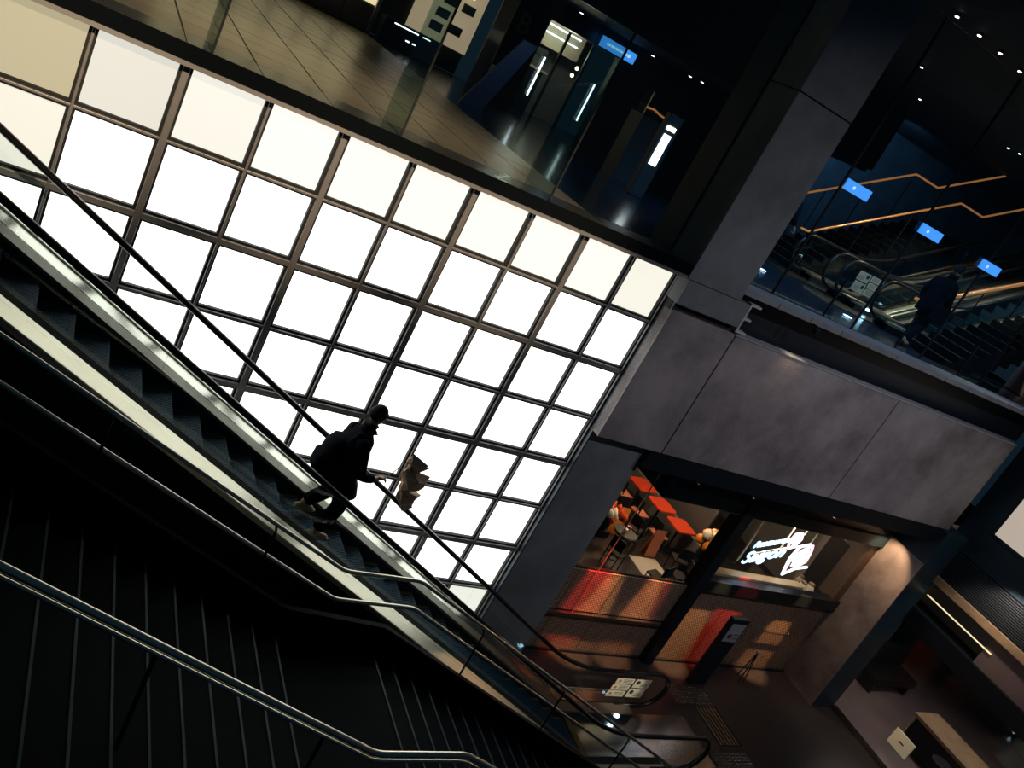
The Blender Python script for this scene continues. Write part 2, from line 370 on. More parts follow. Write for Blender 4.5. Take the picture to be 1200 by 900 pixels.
# restaurant front
rf = empty('wall_restaurant', (6, 0.75, ZF), kind='structure', label='restaurant front of perforated bronze metal panels below the windows')
px_ = [1.3, 2.35, 3.55, 4.80, 5.58]
for a, b in zip(px_, px_[1:]):
    box('metal_panel', (a + 0.008, 0.75, -7.86), (b - 0.008, 0.79, -6.76), 'perforated_metal', rf)
    box('metal_panel', (a + 0.008, 0.75, -9.0), (b - 0.008, 0.79, -7.98), 'perforated_metal', rf)
px_ = [5.88, 7.20, 8.50, 9.72, 10.86]
for a, b in zip(px_, px_[1:]):
    box('metal_panel', (a + 0.008, 0.75, -9.0), (b - 0.008, 0.79, -6.74), 'perforated_metal', rf)
box('backing', (1.3, 0.80, ZF), (10.9, 0.86, -6.72), 'black_matte', rf)
box('base_strip', (1.3, 0.70, ZF), (10.9, 0.80, -8.99), 'black_steel', rf)
box('rail', (1.3, 0.64, -7.97), (5.6, 0.72, -7.88), 'stainless', rf)
box('window_post', (5.56, 0.55, ZF), (5.86, 0.92, -4.16), 'black_steel', rf)
box('sill_frame', (5.86, 0.62, -6.74), (10.9, 0.9, -6.42), 'black_steel', rf)
box('sill_ledge', (5.86, 0.9, -6.42), (9.6, 1.15, -6.36), 'ledge_tan', rf)
mat('jamb_brown', (0.07, 0.045, 0.03), 0.6)
box('jamb', (10.62, 0.70, -6.5), (10.9, 1.2, -4.24), 'jamb_brown', rf)
for i, (a, b, z0) in enumerate(((1.3, 5.56, -6.74), (5.86, 10.62, -6.42))):
    box('window_%d' % (i + 9), (a, 0.77, z0), (b, 0.785, -4.5), 'glass_clear', kind='structure')
box('window_12', (1.3, 0.77, -4.48), (3.12, 0.785, -3.52), 'glass_clear', kind='structure')
MB().tube([(2.78, 0.70, -3.6), (2.79, 0.70, -7.9)], 0.012, 6).build('trim_2', 'tan_wood', kind='structure')
# restaurant room
room = empty('wall_dining_room', (8, 6, ZF), kind='structure', label='dark dining room walls behind the restaurant window')
mat('room_wall', (0.05, 0.055, 0.06), 0.6)
box('room_back', (1.0, 10.8, ZF), (16, 11.0, -3.3), 'room_wall', room)
box('room_side', (14.6, 1.0, ZF), (14.8, 11, -3.3), 'shop_wall', room)
box('room_ceiling', (1.0, 0.9, -3.5), (16, 11, -3.3), 'black_matte', room)
box('room_left', (1.0, 0.9, ZF), (1.2, 11, -3.3), 'black_matte', room)
box('room_divider', (10.3, 4.6, ZF), (10.42, 10.8, -8.3), 'shop_wall', room)
box('room_floor', (1.2, 0.9, ZF), (14.6, 10.8, ZF + 0.02), 'granite_dark', room)
# ---- right shop (wall running towards the viewer)
rw = empty('wall_right', (12, -4, ZF), kind='structure', label='dark blue side wall with louvres and a lit strip above the shop glass')
box('upper_wall', (11.85, -9, -3.55), (12.15, -0.06, -0.05), 'navy_panel', rw)
box('light_board', (11.80, -5, -2.68), (11.85, -0.87, -0.9), 'lit_board', rw)  # cream board, made to glow so it looks brightly lit
for k in range(15):
    z = -3.60 - k * 0.055
    box('louvre_slat', (11.84, -9, z - 0.016), (11.98, -0.3, z + 0.010), 'slat_dark', rw)
box('louvre_back', (11.98, -9, -4.45), (12.15, -0.3, -3.55), 'black_matte', rw)
box('lit_strip', (11.78, -9, -4.58), (11.98, 0.0, -4.38), 'tan_wood', rw)
box('band_back', (12.5, -9, -5.9), (12.6, 0.0, -4.5), 'shop_wall', rw)
box('band_soffit', (11.85, -9, -5.72), (12.5, -0.3, -5.62), 'black_steel', rw)
box('transom_beam', (11.80, -9, -5.88), (12.0, -0.30, -5.40), 'black_steel', rw)
box('grey_board', (11.9, -9, -5.4), (11.95, -2.3, -4.6), 'pink_panel', rw)
MB().tube([(11.88, -0.5, -4.95), (11.88, -2.5, -4.95)], 0.018, 6).build('tube_lamp', 'glow_cream', rw)
box('window_11', (11.84, -9, ZF + 0.1), (11.86, -0.46, -5.88), 'glass_clear', kind='structure')
fs = box('glass_channel', (11.78, -9, ZF), (11.92, -0.46, ZF + 0.10), 'stainless', rw)
box('floor_shop', (11.92, -9, ZF), (20, 3, ZF + 0.015), 'shop_floor', kind='structure')
box('wall_shop_back', (19.5, -9, ZF), (19.7, 3, -5.0), 'shop_wall', kind='structure')
box('wall_shop_side', (11.86, 2.6, ZF), (19.6, 2.8, -5.0), 'shop_wall', kind='structure')
box('ceiling_shop', (12.0, -9, -5.5), (19.6, 2.8, -5.4), 'black_matte', kind='structure')
# ---- upper level back: walls, soffit
uw = empty('wall_upper_back', (0, 14, ZU), kind='structure', label='dark shop fronts at the back of the upper floor')
for k in range(6):
    a = -7.6 + k * 0.94
    box('wall_panel', (a + 0.012, 16.0, ZU), (a + 0.928, 16.1, 0.98), 'pink_panel', uw)
    for j, (z0, z1) in enumerate(((1.02, 1.86), (1.96, 3.0))):
        lp = box('lit_panel', (a + 0.06, 16.02, z0), (a + 0.88, 16.08, z1), 'glow_cream', uw)
box('panel_backing', (-7.7, 16.11, ZU), (-1.95, 16.25, 3.4), 'black_matte', uw)
box('wall_post', (-2.02, 15.9, ZU), (-1.90, 16.2, 3.4), 'grey_plate', uw)
box('shop_wall_left', (-1.9, 17.4, ZU), (1.6, 17.6, 3.6), 'black_matte', uw)
box('shop_pier', (1.0, 12.6, ZU), (1.75, 13.4, 3.6), 'black_steel', uw)
box('shop_pier', (4.6, 12.9, ZU), (9.0, 13.4, 3.6), 'black_steel', uw)
box('door_head', (1.75, 12.9, 3.0), (4.6, 13.1, 3.6), 'black_steel', uw)
box('upper_fascia', (-14, 13.3, 3.55), (12, 13.6, 6.4), 'black_matte', uw)
box('soffit_edge', (-14, 9.05, 3.50), (7.5, 9.25, 3.66), 'navy_panel', uw)
box('soffit', (-14, 9.2, 3.55), (12, 17.5, 3.66), 'black_matte', uw)
box('bulkhead', (-14, 9.0, 3.66), (12, 9.2, 6.4), 'black_matte', uw)

box('ceiling_upper', (0.3, -1.5, 5.5), (40, 14, 5.7), 'black_matte', kind='structure')
box('wall_upper_far', (9.1, 12.5, ZU), (40, 12.7, 5.5), 'concrete_dark', kind='structure')

# ================================================================== ESCALATORS
def smoothpath(pts, n=6):
    """round the corners of a polyline given as (s, z, radius)"""
    out = []
    for i, (s, z, r) in enumerate(pts):
        p = Vector((s, z))
        if i in (0, len(pts) - 1) or r == 0: out.append(p); continue
        a = (Vector(pts[i - 1][:2]) - p); b = (Vector(pts[i + 1][:2]) - p); ra = min(r, a.length * 0.49, b.length * 0.49)
        A = p + a.normalized() * ra; B = p + b.normalized() * ra
        for k in range(n + 1):
            t = k / n; out.append(A * (1 - t) ** 2 + p * 2 * t * (1 - t) + B * t * t)
    return out
def escalator(label, x0, sgn, zf, yA, yB, length, run=0.423, group=None, notices=False, truss=1.25, nose0=0.0, rail='rubber', outer=(0.36, 0.36), lit=True):
    """lower newel tip at x0; climbs at 30 degrees in direction -sgn*X ; yA nearer the viewer"""
    E = empty('escalator', (x0, (yA + yB) / 2, zf), label, 'escalator', group)
    X = lambda s: x0 - sgn * s
    H = lambda s: (s - 2.79) * T30
    top = length
    # handrails with round newel ends
    for y in (yA, yB):
        arc = [(0.42 + 0.47 * math.sin(t) * -1, zf + 0.64 - 0.46 * math.cos(t)) for t in [math.radians(a) for a in range(0, 181, 15)]]
        pts = [(1.15, zf + 0.18)] + arc + [(q.x, q.y) for q in smoothpath([(0.9, zf + 1.10, 0), (2.79, zf + 1.10, 0.9), (top, zf + 1.10 + H(top), 0)])]
        MB().tube([(X(s), y, z) for s, z in pts], 0.040, 8, ry=0.055).build('handrail', rail, E, smooth=True)
        # glass panes
        sv = [0.30, 1.6, 2.79] + [2.79 + 1.6 * k for k in range(1, 60) if 2.79 + 1.6 * k < top] + [top]
        dz = lambda s: zf + 0.20 + max(0, (s - 2.72)) * T30
        rz = lambda s: zf + 1.07 + max(0, (s - 2.79)) * T30
        for a, b in zip(sv, sv[1:]):
            a2 = a + 0.003; b2 = b - 0.003
            if a < 0.5:
                poly = [(0.75, zf + 0.2), (b2, zf + 0.2), (b2, zf + 1.07), (0.45, zf + 1.07), (0.18, zf + 0.98), (0.02, zf + 0.78), (0.02, zf + 0.52), (0.18, zf + 0.30)]
            else: poly = [(a2, dz(a2)), (b2, dz(b2)), (b2, rz(b2)), (a2, rz(a2))]
            MB().prism([(X(s), z) for s, z in poly], y - 0.010, y + 0.010).build('glass_pane', 'glass_clear', E)
    # decks either side of the glass, skirts, cladding
    for y, o, q in ((yA, -1, outer[0]), (yB, 1, outer[1])):
        prof = [(0.75, zf + 0.20), (2.72, zf + 0.20), (top, zf + 0.20 + (top - 2.72) * T30)]
        low = [(s, z - 0.05) for s, z in prof][::-1]
        for nm, ya, yb, m in (('outer_deck', y + o * (0.012 if o > 0 else -0.10), y + o * q, 'stainless' if o > 0 else 'deck_cream'), ('inner_deck', y - o * (0.012 if o > 0 else 0.10), y - o * 0.27, 'deck_tan' if o > 0 else 'void_black')):
            MB().prism([(X(s), z) for s, z in prof + low], ya, yb).build(nm, m, E)
        prof2 = [(0.75, zf + 0.16), (2.72, zf + 0.16), (top, zf + 0.16 + (top - 2.72) * T30)]
        low2 = [(top, zf - 0.3 + (top - 2.72) * T30), (3.0, zf + 0.01), (0.75, zf + 0.01)]
        MB().prism([(X(s), z) for s, z in prof2 + low2], y - o * 0.25, y - o * 0.28).build('skirt', 'black_steel', E)
        low3 = [(top, zf + 0.16 - truss + (top - 2.72) * T30), (2.72 + (truss - 0.15) / T30, zf + 0.005), (0.75, zf + 0.005)]
        MB().prism([(X(s), z) for s, z in prof2 + low3], y + o * (q - 0.05), y + o * (q - 0.02)).build('cladding', 'black_steel', E)
        hl = [(s, z + 0.012) for s, z in prof]
        MB().tube([(X(s), y + o * (q - 0.015), z) for s, z in hl], 0.014, 6).build('deck_edge', 'stainless_rail', E)
    lowp = [(2.9, zf + 0.0), (top, zf - 0.45 + (top - 2.72) * T30), (top, zf + 0.16 - truss + (top - 2.72) * T30), (2.72 + (truss - 0.15) / T30, zf + 0.005)]
    MB().prism([(X(s), z) for s, z in lowp], yA - outer[0] + 0.06, yB + outer[1] - 0.06).build('truss_soffit', 'black_matte', E)
    # landing plate
    MB().box((X(-1.0), yA + 0.1, zf), (X(2.45), yB - 0.1, zf + 0.012)).build('landing_plate', 'stainless', E)
    MB().box((X(2.42), yA + 0.26, zf), (X(2.55), yB - 0.26, zf + 0.03)).build('comb_plate', 'yellow_line', E)
    # steps
    ya, yb = yA + 0.285, yB - 0.285; rise = run * T30
    sm = MB()
    pf = [(0, 0), (run + 0.05, 0)] + [(run + 0.05 - 0.02, -rise * 0.5), (run + 0.03, -rise * 1.15), (0, -rise * 1.15)]
    sm.prism([(-sgn * s, z) for s, z in [(0, 0), (run, 0), (run, -rise * 0.9), (0.02, -rise * 1.05), (0.0, -rise * 0.6)]], ya, yb)
    nr = 26
    for k in range(nr):
        yy = ya + (yb - ya) * (k + 0.5) / nr
        sm.box((-sgn * 0.004, yy - 0.009, 0), (-sgn * (run - 0.03), yy + 0.009, 0.012))
        sm.box((-sgn * -0.008, yy - 0.009, -rise), (-sgn * 0.0, yy + 0.009, 0.004))
    base = None; n = int((top - 2.8) / run)
    for k in range(-3, n):
        s = 2.62 + nose0 + run * k
        z = zf + 0.0 + max(0.0, (s - 2.62)) * T30
        if k < 0 and s < 2.3: continue
        loc = Vector((X(s), 0, z))
        if base is None:
            vs = [v + loc for v in sm.v]; base = MB().add(vs, sm.f).build('step', 'step_metal', E, at=loc)
            yo = [MB().box((X(s), q0, z + 0.006), (X(s + run), q0 + 0.05, z + 0.016)).build('yellow_edge', 'yellow_line', base) for q0 in (yb - 0.05, ya)]
        else:
            c = dupe(base, base.location + (loc - Vector((X(s0), 0, z0)))); [dupe(q1, parent=c) for q1 in yo]; continue
        s0, z0 = s, z
    if notices:
        for (a, b, z0, z1) in ((1.50, 0.98 + 0.03, 0.78, 0.93), (1.52, 1.03, 0.60, 0.755), (1.54, 1.05, 0.41, 0.575), (0.97, 0.52, 0.69, 0.93), (0.99, 0.54, 0.41, 0.66)):
            pl = MB().box((X(a), yB - 0.016, zf + z0), (X(b), yB - 0.012, zf + z1)).build('notice_plate', 'notice_cream', E)
            big = z1 - z0 > 0.2; cx = a - 0.10; cz = (z0 + z1) / 2 + (0.03 if big else 0)
            MB().tube([(X(cx), yB - 0.0165, zf + cz), (X(cx), yB - 0.022, zf + cz)], 0.055 if big else 0.035, 10).build('pictogram', 'notice_ink' if big else 'notice_red', pl)
            for q in range(3): MB().box((X(a - 0.2), yB - 0.019, zf + z0 + 0.04 + q * 0.035), (X(b + 0.05), yB - 0.016, zf + z0 + 0.05 + q * 0.035)).build('print_line', 'notice_ink', pl)
        MB().ball((X(1.21), yB - 0.30, zf + 0.15), (0.08, 0.04, 0.035), 10).build('comb_lamp', 'lamp_blue', E)
        MB().ball((X(3.07), yA + 0.30, zf + 0.32), (0.08, 0.04, 0.035), 10).build('comb_lamp', 'lamp_blue', E)
    return E
spot('escalator_foot_light', (3.4, -5.5, -3.0), (3.65, -0.89, -8.4), 900, (1.0, 0.88, 0.70), 9, 0.5, 0.05)  # added spot that brightens the escalator notice plates
spot('shop_notice_light', (9.5, -2.4, -5.0), (11.82, -2.3, -8.2), 200, (1.0, 0.88, 0.70), 12, 0.5, 0.05)  # added spot that brightens the paper on the shop glass
spot('window_rod_light', (8.4, 0.9, -4.62), (8.4, 1.34, -5.6), 110, (1.0, 0.85, 0.62), 110)  # added light for the rods of the neon sign
# nosing at x=-8.57+0.423k ; lower end newel tip x=4.82
escalator('long black escalator with glass sides descending past the light panel wall', 4.82, 1, ZF, -2.52, -0.89, 19.2, nose0=0.03, notices=True, outer=(0.36, 0.36))

# ================================================================== STAIRCASE
st = empty('staircase', (-2, -6, ZF), 'broad dark stone staircase with metal handrails beside the escalator', 'staircase')
RUN, RISE = 0.345, 0.1725
YS0, YS1 = -9.2, -3.42
def stair_step(x, z, w=RUN, thick=0.5):
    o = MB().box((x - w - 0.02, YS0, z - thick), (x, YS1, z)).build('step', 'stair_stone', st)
    MB().box((x - 0.032, YS0 + 0.02, z), (x - 0.008, YS1 - 0.12, z + 0.010)).build('nosing_strip', 'nosing', o)
    return o
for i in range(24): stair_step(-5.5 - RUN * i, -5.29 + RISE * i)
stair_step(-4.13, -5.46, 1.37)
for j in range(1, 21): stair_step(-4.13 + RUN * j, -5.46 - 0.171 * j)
MB().prism([(-14, -0.4), (-5.5, -4.95), (-4.1, -5.1), (3.1, -8.75), (3.1, ZF), (-14, ZF)], -3.40, -3.32).build('stringer', 'stair_stone', st)
def railpath(h, xa, xb, h2, xend, y):
    z = h - 0.5 * xa
    return [(q.x, y, q.y) for q in smoothpath([(-14.0, h + 7.0, 0), (xa, z, 0.10), (xb, z, 0.10), (xend, h2 - 0.5 * xend, 0.1), (xend + 0.35, h2 - 0.5 * xend, 0)], 4)]
MB().tube(railpath(-6.84, -4.95, -3.90, -6.34, 3.2, -3.30), 0.026, 10).build('handrail', 'stainless_rail', st, smooth=True)
MB().tube(railpath(-7.265, -4.91, -3.80, -6.76, 3.2, -3.30), 0.026, 10).build('handrail', 'stainless_rail', st, smooth=True)
MB().tube(railpath(-7.05, -5.11, -4.07, -6.54, 3.2, -5.80), 0.034, 10).build('handrail', 'stainless_rail', st, smooth=True)
MB().tube([(a, b - 0.01, c - 0.078) for a, b, c in railpath(-7.05, -5.11, -4.07, -6.54, 3.2, -5.80)], 0.018, 8).build('rail_bar', 'stainless_rail', st, smooth=True)  # extra bar shaped to give the handrail a second highlight
def treadz(x):
    if x < -5.5: return -5.29 + RISE * math.floor((-5.5 - x) / RUN)
    if x < -4.13: return -5.46
    return -5.46 - 0.171 * math.ceil((x + 4.13) / RUN)
for x in (-11.2, -9.3, -7.5, -5.75, -3.6, -1.5, 0.6, 2.7):
    h = -7.05 - 0.5 * x if x < -5.11 else -6.54 - 0.5 * x
    MB().tube([(x, -5.80, treadz(x)), (x, -5.80, h - 0.08)], 0.020, 8).build('post', 'black_steel', st)
for x in (-12.0, -10.0, -8.0, -6.0, -2.6, -0.6, 1.4, 2.9):
    h = -6.84 - 0.5 * x if x < -4.95 else -6.34 - 0.5 * x
    MB().tube([(x, -3.36, h - 1.1), (x, -3.36, h - 0.05), (x, -3.30, h)], 0.016, 6).build('post', 'black_steel', st)

# ================================================================== PEOPLE
def skin_mesh(verts, edges, radii, root=0, sub=2):
    me = bpy.data.meshes.new('sk'); me.from_pydata(verts, edges, []); o = bpy.data.objects.new('sk', me); COL.objects.link(o)
    md = o.modifiers.new('s', 'SKIN'); md.use_smooth_shade = True; md.branch_smoothing = 0.5
    for i, sv in enumerate(me.skin_vertices[0].data):
        r = radii[i]; sv.radius = (r, r) if not isinstance(r, tuple) else r; sv.use_root = (i == root)
    ss = o.modifiers.new('u', 'SUBSURF'); ss.levels = sub; ss.render_levels = sub
    dg = bpy.context.evaluated_depsgraph_get(); dg.update(); m = bpy.data.meshes.new_from_object(o.evaluated_get(dg))
    vs = [v.co.copy() for v in m.vertices]; fs = [tuple(p.vertices) for p in m.polygons]
    bpy.data.objects.remove(o); bpy.data.meshes.remove(m); return vs, fs
class Skel:
    def __init__(s): s.v = []; s.e = []; s.r = []
    def chain(s, pts, rs, start=None):
        prev = start; ids = []
        for p, r in zip(pts, rs):
            s.v.append(tuple(p)); s.r.append(r); k = len(s.v) - 1
            if prev is not None: s.e.append((prev, k))
            prev = k; ids.append(k)
        return ids
    def mesh(s, sub=2): return skin_mesh(s.v, s.e, s.r, 0, sub)
def loft(rings, n=18):
    """rings: (centre, rx, ry, tilt) -> closed surface"""
    m = MB(); k = 0
    for c, rx, ry, th in rings:
        c = Vector(c)
        for j in range(n):
            a = 2 * math.pi * j / n; sx = math.copysign(abs(math.cos(a)) ** 0.85, math.cos(a)); sy = math.copysign(abs(math.sin(a)) ** 0.85, math.sin(a))
            m.v.append(c + Vector((rx * sx * math.cos(th), ry * sy, -rx * sx * math.sin(th))))
    for i in range(len(rings) - 1):
        for j in range(n): m.f.append((i * n + j, i * n + (j + 1) % n, (i + 1) * n + (j + 1) % n, (i + 1) * n + j))
    m.f.append(tuple(range(n - 1, -1, -1))); m.f.append(tuple((len(rings) - 1) * n + j for j in range(n))); return m
def person(loc, rz, label, k, J, coat='coat_black', trousers='trouser_black', shoes='shoe_tan', hair='cap_black', cap=True, group=None, hem=-0.16):
    """J: joint positions, metres, x forward y left z up; origin under the feet"""
    P = empty('person', loc, label, 'person', group)
    def put(vs, fs, name, m, parent=P, smooth=True):
        mb = MB().add([Vector(v) * k + wloc(parent) for v in vs], fs); return mb.build(name, m, parent, smooth=smooth)
    V3 = {a: Vector(b) for a, b in J.items()}
    pel, che, nk, hd = V3['pelvis'], V3['chest'], V3['neck'], V3['head']
    up = (hd - nk).normalized(); fw = Vector(J['face']).normalized(); fw = (fw - up * fw.dot(up)).normalized(); lf = up.cross(fw)
    S = Skel(); a = S.chain([pel, (pel + che) / 2, che, nk - up * 0.0, nk + up * 0.07], [(0.15, 0.12), (0.135, 0.11), (0.16, 0.12), 0.060, 0.055])
    for sd in ('L', 'R'):
        hip, kn, an, toe = V3['hip' + sd], V3['knee' + sd], V3['ankle' + sd], V3['toe' + sd]
        S.chain([hip, (hip + kn) / 2, kn, (kn * 0.6 + an * 0.4), an, (an + toe) / 2 - Vector((0, 0, 0.02)), toe], [0.095, 0.085, 0.062, 0.058, 0.042, 0.042, 0.034], a[0])
        sh, el, wr, pm = V3['shoulder' + sd], V3['elbow' + sd], V3['wrist' + sd], V3['palm' + sd]
        h = S.chain([sh, (sh + el) / 2, el, (el + wr) / 2, wr, (wr + pm) / 2, pm], [0.065, 0.052, 0.043, 0.040, 0.028, 0.034, 0.034], a[2])
        d = (pm - wr).normalized(); side = d.cross(Vector((0, 0, 1)) if abs(d.z) < 0.9 else Vector((0, 1, 0))).normalized(); dn = side.cross(d).normalized()
        if dn.z > 0: dn = -dn
        for q, (off, ln) in enumerate(((-0.030, 0.065), (-0.010, 0.078), (0.010, 0.074), (0.030, 0.058))):
            b0 = pm + side * off; S.chain([b0 + d * 0.028, b0 + d * (0.03 + ln * 0.5) + dn * 0.012, b0 + d * (0.03 + ln * 0.78) + dn * 0.045, b0 + d * (0.03 + ln * 0.62) + dn * 0.07], [0.010, 0.0095, 0.009, 0.0075], h[6])
        tb = (wr + pm) / 2; S.chain([tb + side * -0.035 + d * 0.015, tb + side * -0.052 + d * 0.045 + dn * 0.02, tb + side * -0.040 + d * 0.075 + dn * 0.045], [0.0125, 0.011, 0.009], h[5])
    vs, fs = S.mesh(2)
    # head: shaped ellipsoid with jaw, nose and ears, joined to the same mesh
    hm = MB(); bm = bmesh.new(); bmesh.ops.create_uvsphere(bm, u_segments=20, v_segments=14, radius=1)
    for v in bm.verts:
        x, y, z = v.co; jaw = max(0, -z); xx = x * (0.100 - 0.012 * jaw) + 0.012 * jaw; yy = y * (0.078 - 0.026 * jaw); zz = z * 0.125
        if x > 0.9 and -0.35 < z < 0.2: xx += 0.020 * (1 - abs(z + 0.1) / 0.3) if abs(y) < 0.3 else 0
        v.co = hd + fw * xx + lf * yy + up * zz
    hm.frombm(bm)
    for sgn in (-1, 1): hm.ball(hd + lf * 0.080 * sgn - fw * 0.008 - up * 0.005, (0.018, 0.012, 0.032), 8)
    hm.ball(hd + fw * 0.108 - up * 0.012, (0.016, 0.013, 0.020), 8)
    n0 = len(vs); body = put(list(vs) + hm.v, list(fs) + [tuple(i + n0 for i in f) for f in hm.f], 'body', 'skin')
    for sgn in (-1, 1):
        e = MB().ball(Vector((0, 0, 0)), 0.013, 8); put([v + hd + fw * 0.088 + lf * 0.032 * sgn + up * 0.012 for v in e.v], e.f, 'eye', 'eye_dark', body)
    e = MB().ball(Vector((0, 0, 0)), (0.010, 0.022, 0.007), 8); put([v + hd + fw * 0.090 - up * 0.058 for v in e.v], e.f, 'mouth', 'lip', body)
    # hair / cap
    hb = bmesh.new(); bmesh.ops.create_uvsphere(hb, u_segments=20, v_segments=14, radius=1); cm = MB()
    for v in hb.verts:
        x, y, z = v.co; lim = -0.45 if x < 0.1 else (-0.45 + (x - 0.1) * 1.05)
        zc = max(z, lim); v.co = hd + fw * (x * 0.112 - 0.008) + lf * (y * 0.092) + up * (zc * 0.136 + 0.008)
    cm.frombm(hb); put(cm.v, cm.f, 'knit_cap' if cap else 'hair', hair)
    # trousers and shoes
    T = Skel(); r0 = T.chain([pel + Vector((0, 0, 0.02)), pel - Vector((0, 0, 0.07))], [(0.165, 0.13), (0.150, 0.13)])
    for sd in ('L', 'R'):
        hip, kn, an = V3['hip' + sd], V3['knee' + sd], V3['ankle' + sd]
        T.chain([hip - Vector((0, 0, 0.04)), (hip + kn) / 2, kn, (kn + an) / 2, an + (kn - an).normalized() * 0.03], [0.130, 0.125, 0.105, 0.098, 0.086], r0[1])
    vs, fs = T.mesh(2); put(vs, fs, 'trousers', trousers)
    for sd in ('L', 'R'):
        an, toe = V3['ankle' + sd], V3['toe' + sd]; f2 = (toe - an); f2.z = 0; f2.normalize(); l2 = Vector((-f2.y, f2.x, 0)); z0 = toe.z - 0.035
        sm = MB(); prof = [(-0.085, 0.030, 0.075), (-0.06, 0.040, 0.095), (0.0, 0.042, 0.105), (0.06, 0.046, 0.075), (0.12, 0.050, 0.055), (0.17, 0.043, 0.045), (0.20, 0.022, 0.030)]
        n = 10
        for t, wd, ht in prof:
            c = Vector((an.x, an.y, z0)) + f2 * t
            for j in range(n):
                aa = 2 * math.pi * j / n; sm.v.append(c + l2 * wd * math.cos(aa) + Vector((0, 0, ht / 2 + ht / 2 * math.sin(aa) if math.sin(aa) > -0.3 else 0.0)))
        for i in range(len(prof) - 1):
            for j in range(n): sm.f.append((i * n + j, i * n + (j + 1) % n, (i + 1) * n + (j + 1) % n, (i + 1) * n + j))
        sm.f.append(tuple(range(n))); sm.f.append(tuple((len(prof) - 1) * n + j for j in range(n))); put(sm.v, sm.f, 'shoe', shoes)
    # coat: torso loft + sleeves + collar
    ax = (che - pel); tl = math.atan2(ax.x, ax.z); rings = []
    for t, rx, ry in ((hem / 0.45, 0.225, 0.255), (-0.25, 0.210, 0.245), (0.0, 0.190, 0.230), (0.35, 0.175, 0.220), (0.7, 0.178, 0.232), (1.0, 0.170, 0.245), (1.18, 0.142, 0.225), (1.30, 0.098, 0.145), (1.40, 0.074, 0.082)):
        c = pel + ax * t
        if t > 1.0: c = che + (nk - che) * ((t - 1.0) / 0.40) * 0.95
        if t < 0: c = pel + Vector((0.01 - 0.09 * t, 0, ax.length * t))
        rings.append((c, rx, ry, tl * 0.8 if t >= 0 else 0))
    L = loft(rings); coat_o = put(L.v, L.f, 'coat', coat)
    for sd in ('L', 'R'):
        sh, el, wr = V3['shoulder' + sd], V3['elbow' + sd], V3['wrist' + sd]; q = (sh + che) / 2 + Vector((0, 0, 0.03))
        A = Skel(); A.chain([q, sh, (sh + el) / 2, el, (el + wr) / 2, wr], [0.095, 0.100, 0.088, 0.080, 0.070, 0.062]); vs, fs = A.mesh(2); put(vs, fs, 'sleeve', coat, coat_o)
    cl = loft([(nk - up * 0.03, 0.085, 0.092, tl), (nk + up * 0.03, 0.080, 0.085, tl), (nk + up * 0.065, 0.088, 0.092, tl)], 14); put(cl.v, cl.f, 'collar', coat, coat_o)
    f3 = nk + fw * 0.075 + Vector((0, 0, 0.02)); put([f3 + lf * 0.05, f3 + fw * 0.075 - up * 0.03 + lf * 0.03, f3 - up * 0.08 + lf * 0.02, f3 + lf * 0.05 + fw * 0.02, f3 - lf * 0.05, f3 + fw * 0.075 - up * 0.03 - lf * 0.03, f3 - up * 0.08 - lf * 0.02, f3 - lf * 0.05 + fw * 0.02],
        [(0, 1, 2), (3, 1, 2), (0, 3, 1), (0, 3, 2), (4, 5, 6), (7, 5, 6), (4, 7, 5), (4, 7, 6)], 'lapel', coat, coat_o, False)
    return P
# person riding down: feet on two treads, right arm reaching forward with the parcel string
K = 1.0 / U
px0, pz0 = -4.95, -5.045
def loc2(x, y, z): return ((x - px0) / K, (y + 1.68) / K, (z - pz0) / K)
J = dict(pelvis=(0.12, 0, 0.93), chest=(0.14, 0, 1.36), neck=(0.20, 0, 1.55), head=(0.245, 0, 1.735), face=(0.9, -0.10, -0.35),
         hipL=(0.12, 0.095, 0.90), kneeL=(0.20, 0.10, 0.62), ankleL=(-0.12, 0.10, 0.31), toeL=(0.05, 0.11, 0.245),
         hipR=(0.12, -0.095, 0.90), kneeR=(0.25, -0.12, 0.52), ankleR=(0.09, -0.12, 0.085), toeR=(0.27, -0.13, 0.035),
         shoulderL=(0.14, 0.205, 1.42), elbowL=(0.12, 0.27, 1.14), wristL=(0.30, 0.25, 0.98), palmL=(0.37, 0.24, 0.96),
         shoulderR=(0.14, -0.205, 1.42), elbowR=(0.23, -0.27, 1.06), wristR=(0.47, -0.19, 1.00), palmR=(0.545, -0.16, 1.015))
me_p = person((px0, -1.68, pz0), 0, 'person in a black coat and knit cap riding down the escalator', K, J, hem=-0.26)
# backpack
bk = empty('backpack', (-5.05, -1.68, -4.1), 'dark backpack on the back of the person in the knit cap', 'backpack')
def pk(rings, name, m, parent):
    L = loft(rings, 16); return L.build(name, m, parent, smooth=True)
pk([((-5.06, -1.68, -4.10), 0.10, 0.17, 0), ((-5.07, -1.68, -4.05), 0.14, 0.20, 0), ((-5.07, -1.68, -3.85), 0.15, 0.21, 0), ((-5.05, -1.68, -3.62), 0.13, 0.20, 0.1), ((-5.02, -1.68, -3.50), 0.09, 0.16, 0.2), ((-4.99, -1.68, -3.46), 0.04, 0.10, 0.2)], 'bag_body', 'bag_navy', bk)
pk([((-5.20, -1.68, -4.02), 0.04, 0.14, 0), ((-5.22, -1.68, -3.95), 0.05, 0.15, 0), ((-5.21, -1.68, -3.78), 0.045, 0.15, 0), ((-5.19, -1.68, -3.73), 0.02, 0.12, 0)], 'front_pocket', 'bag_navy', bk)
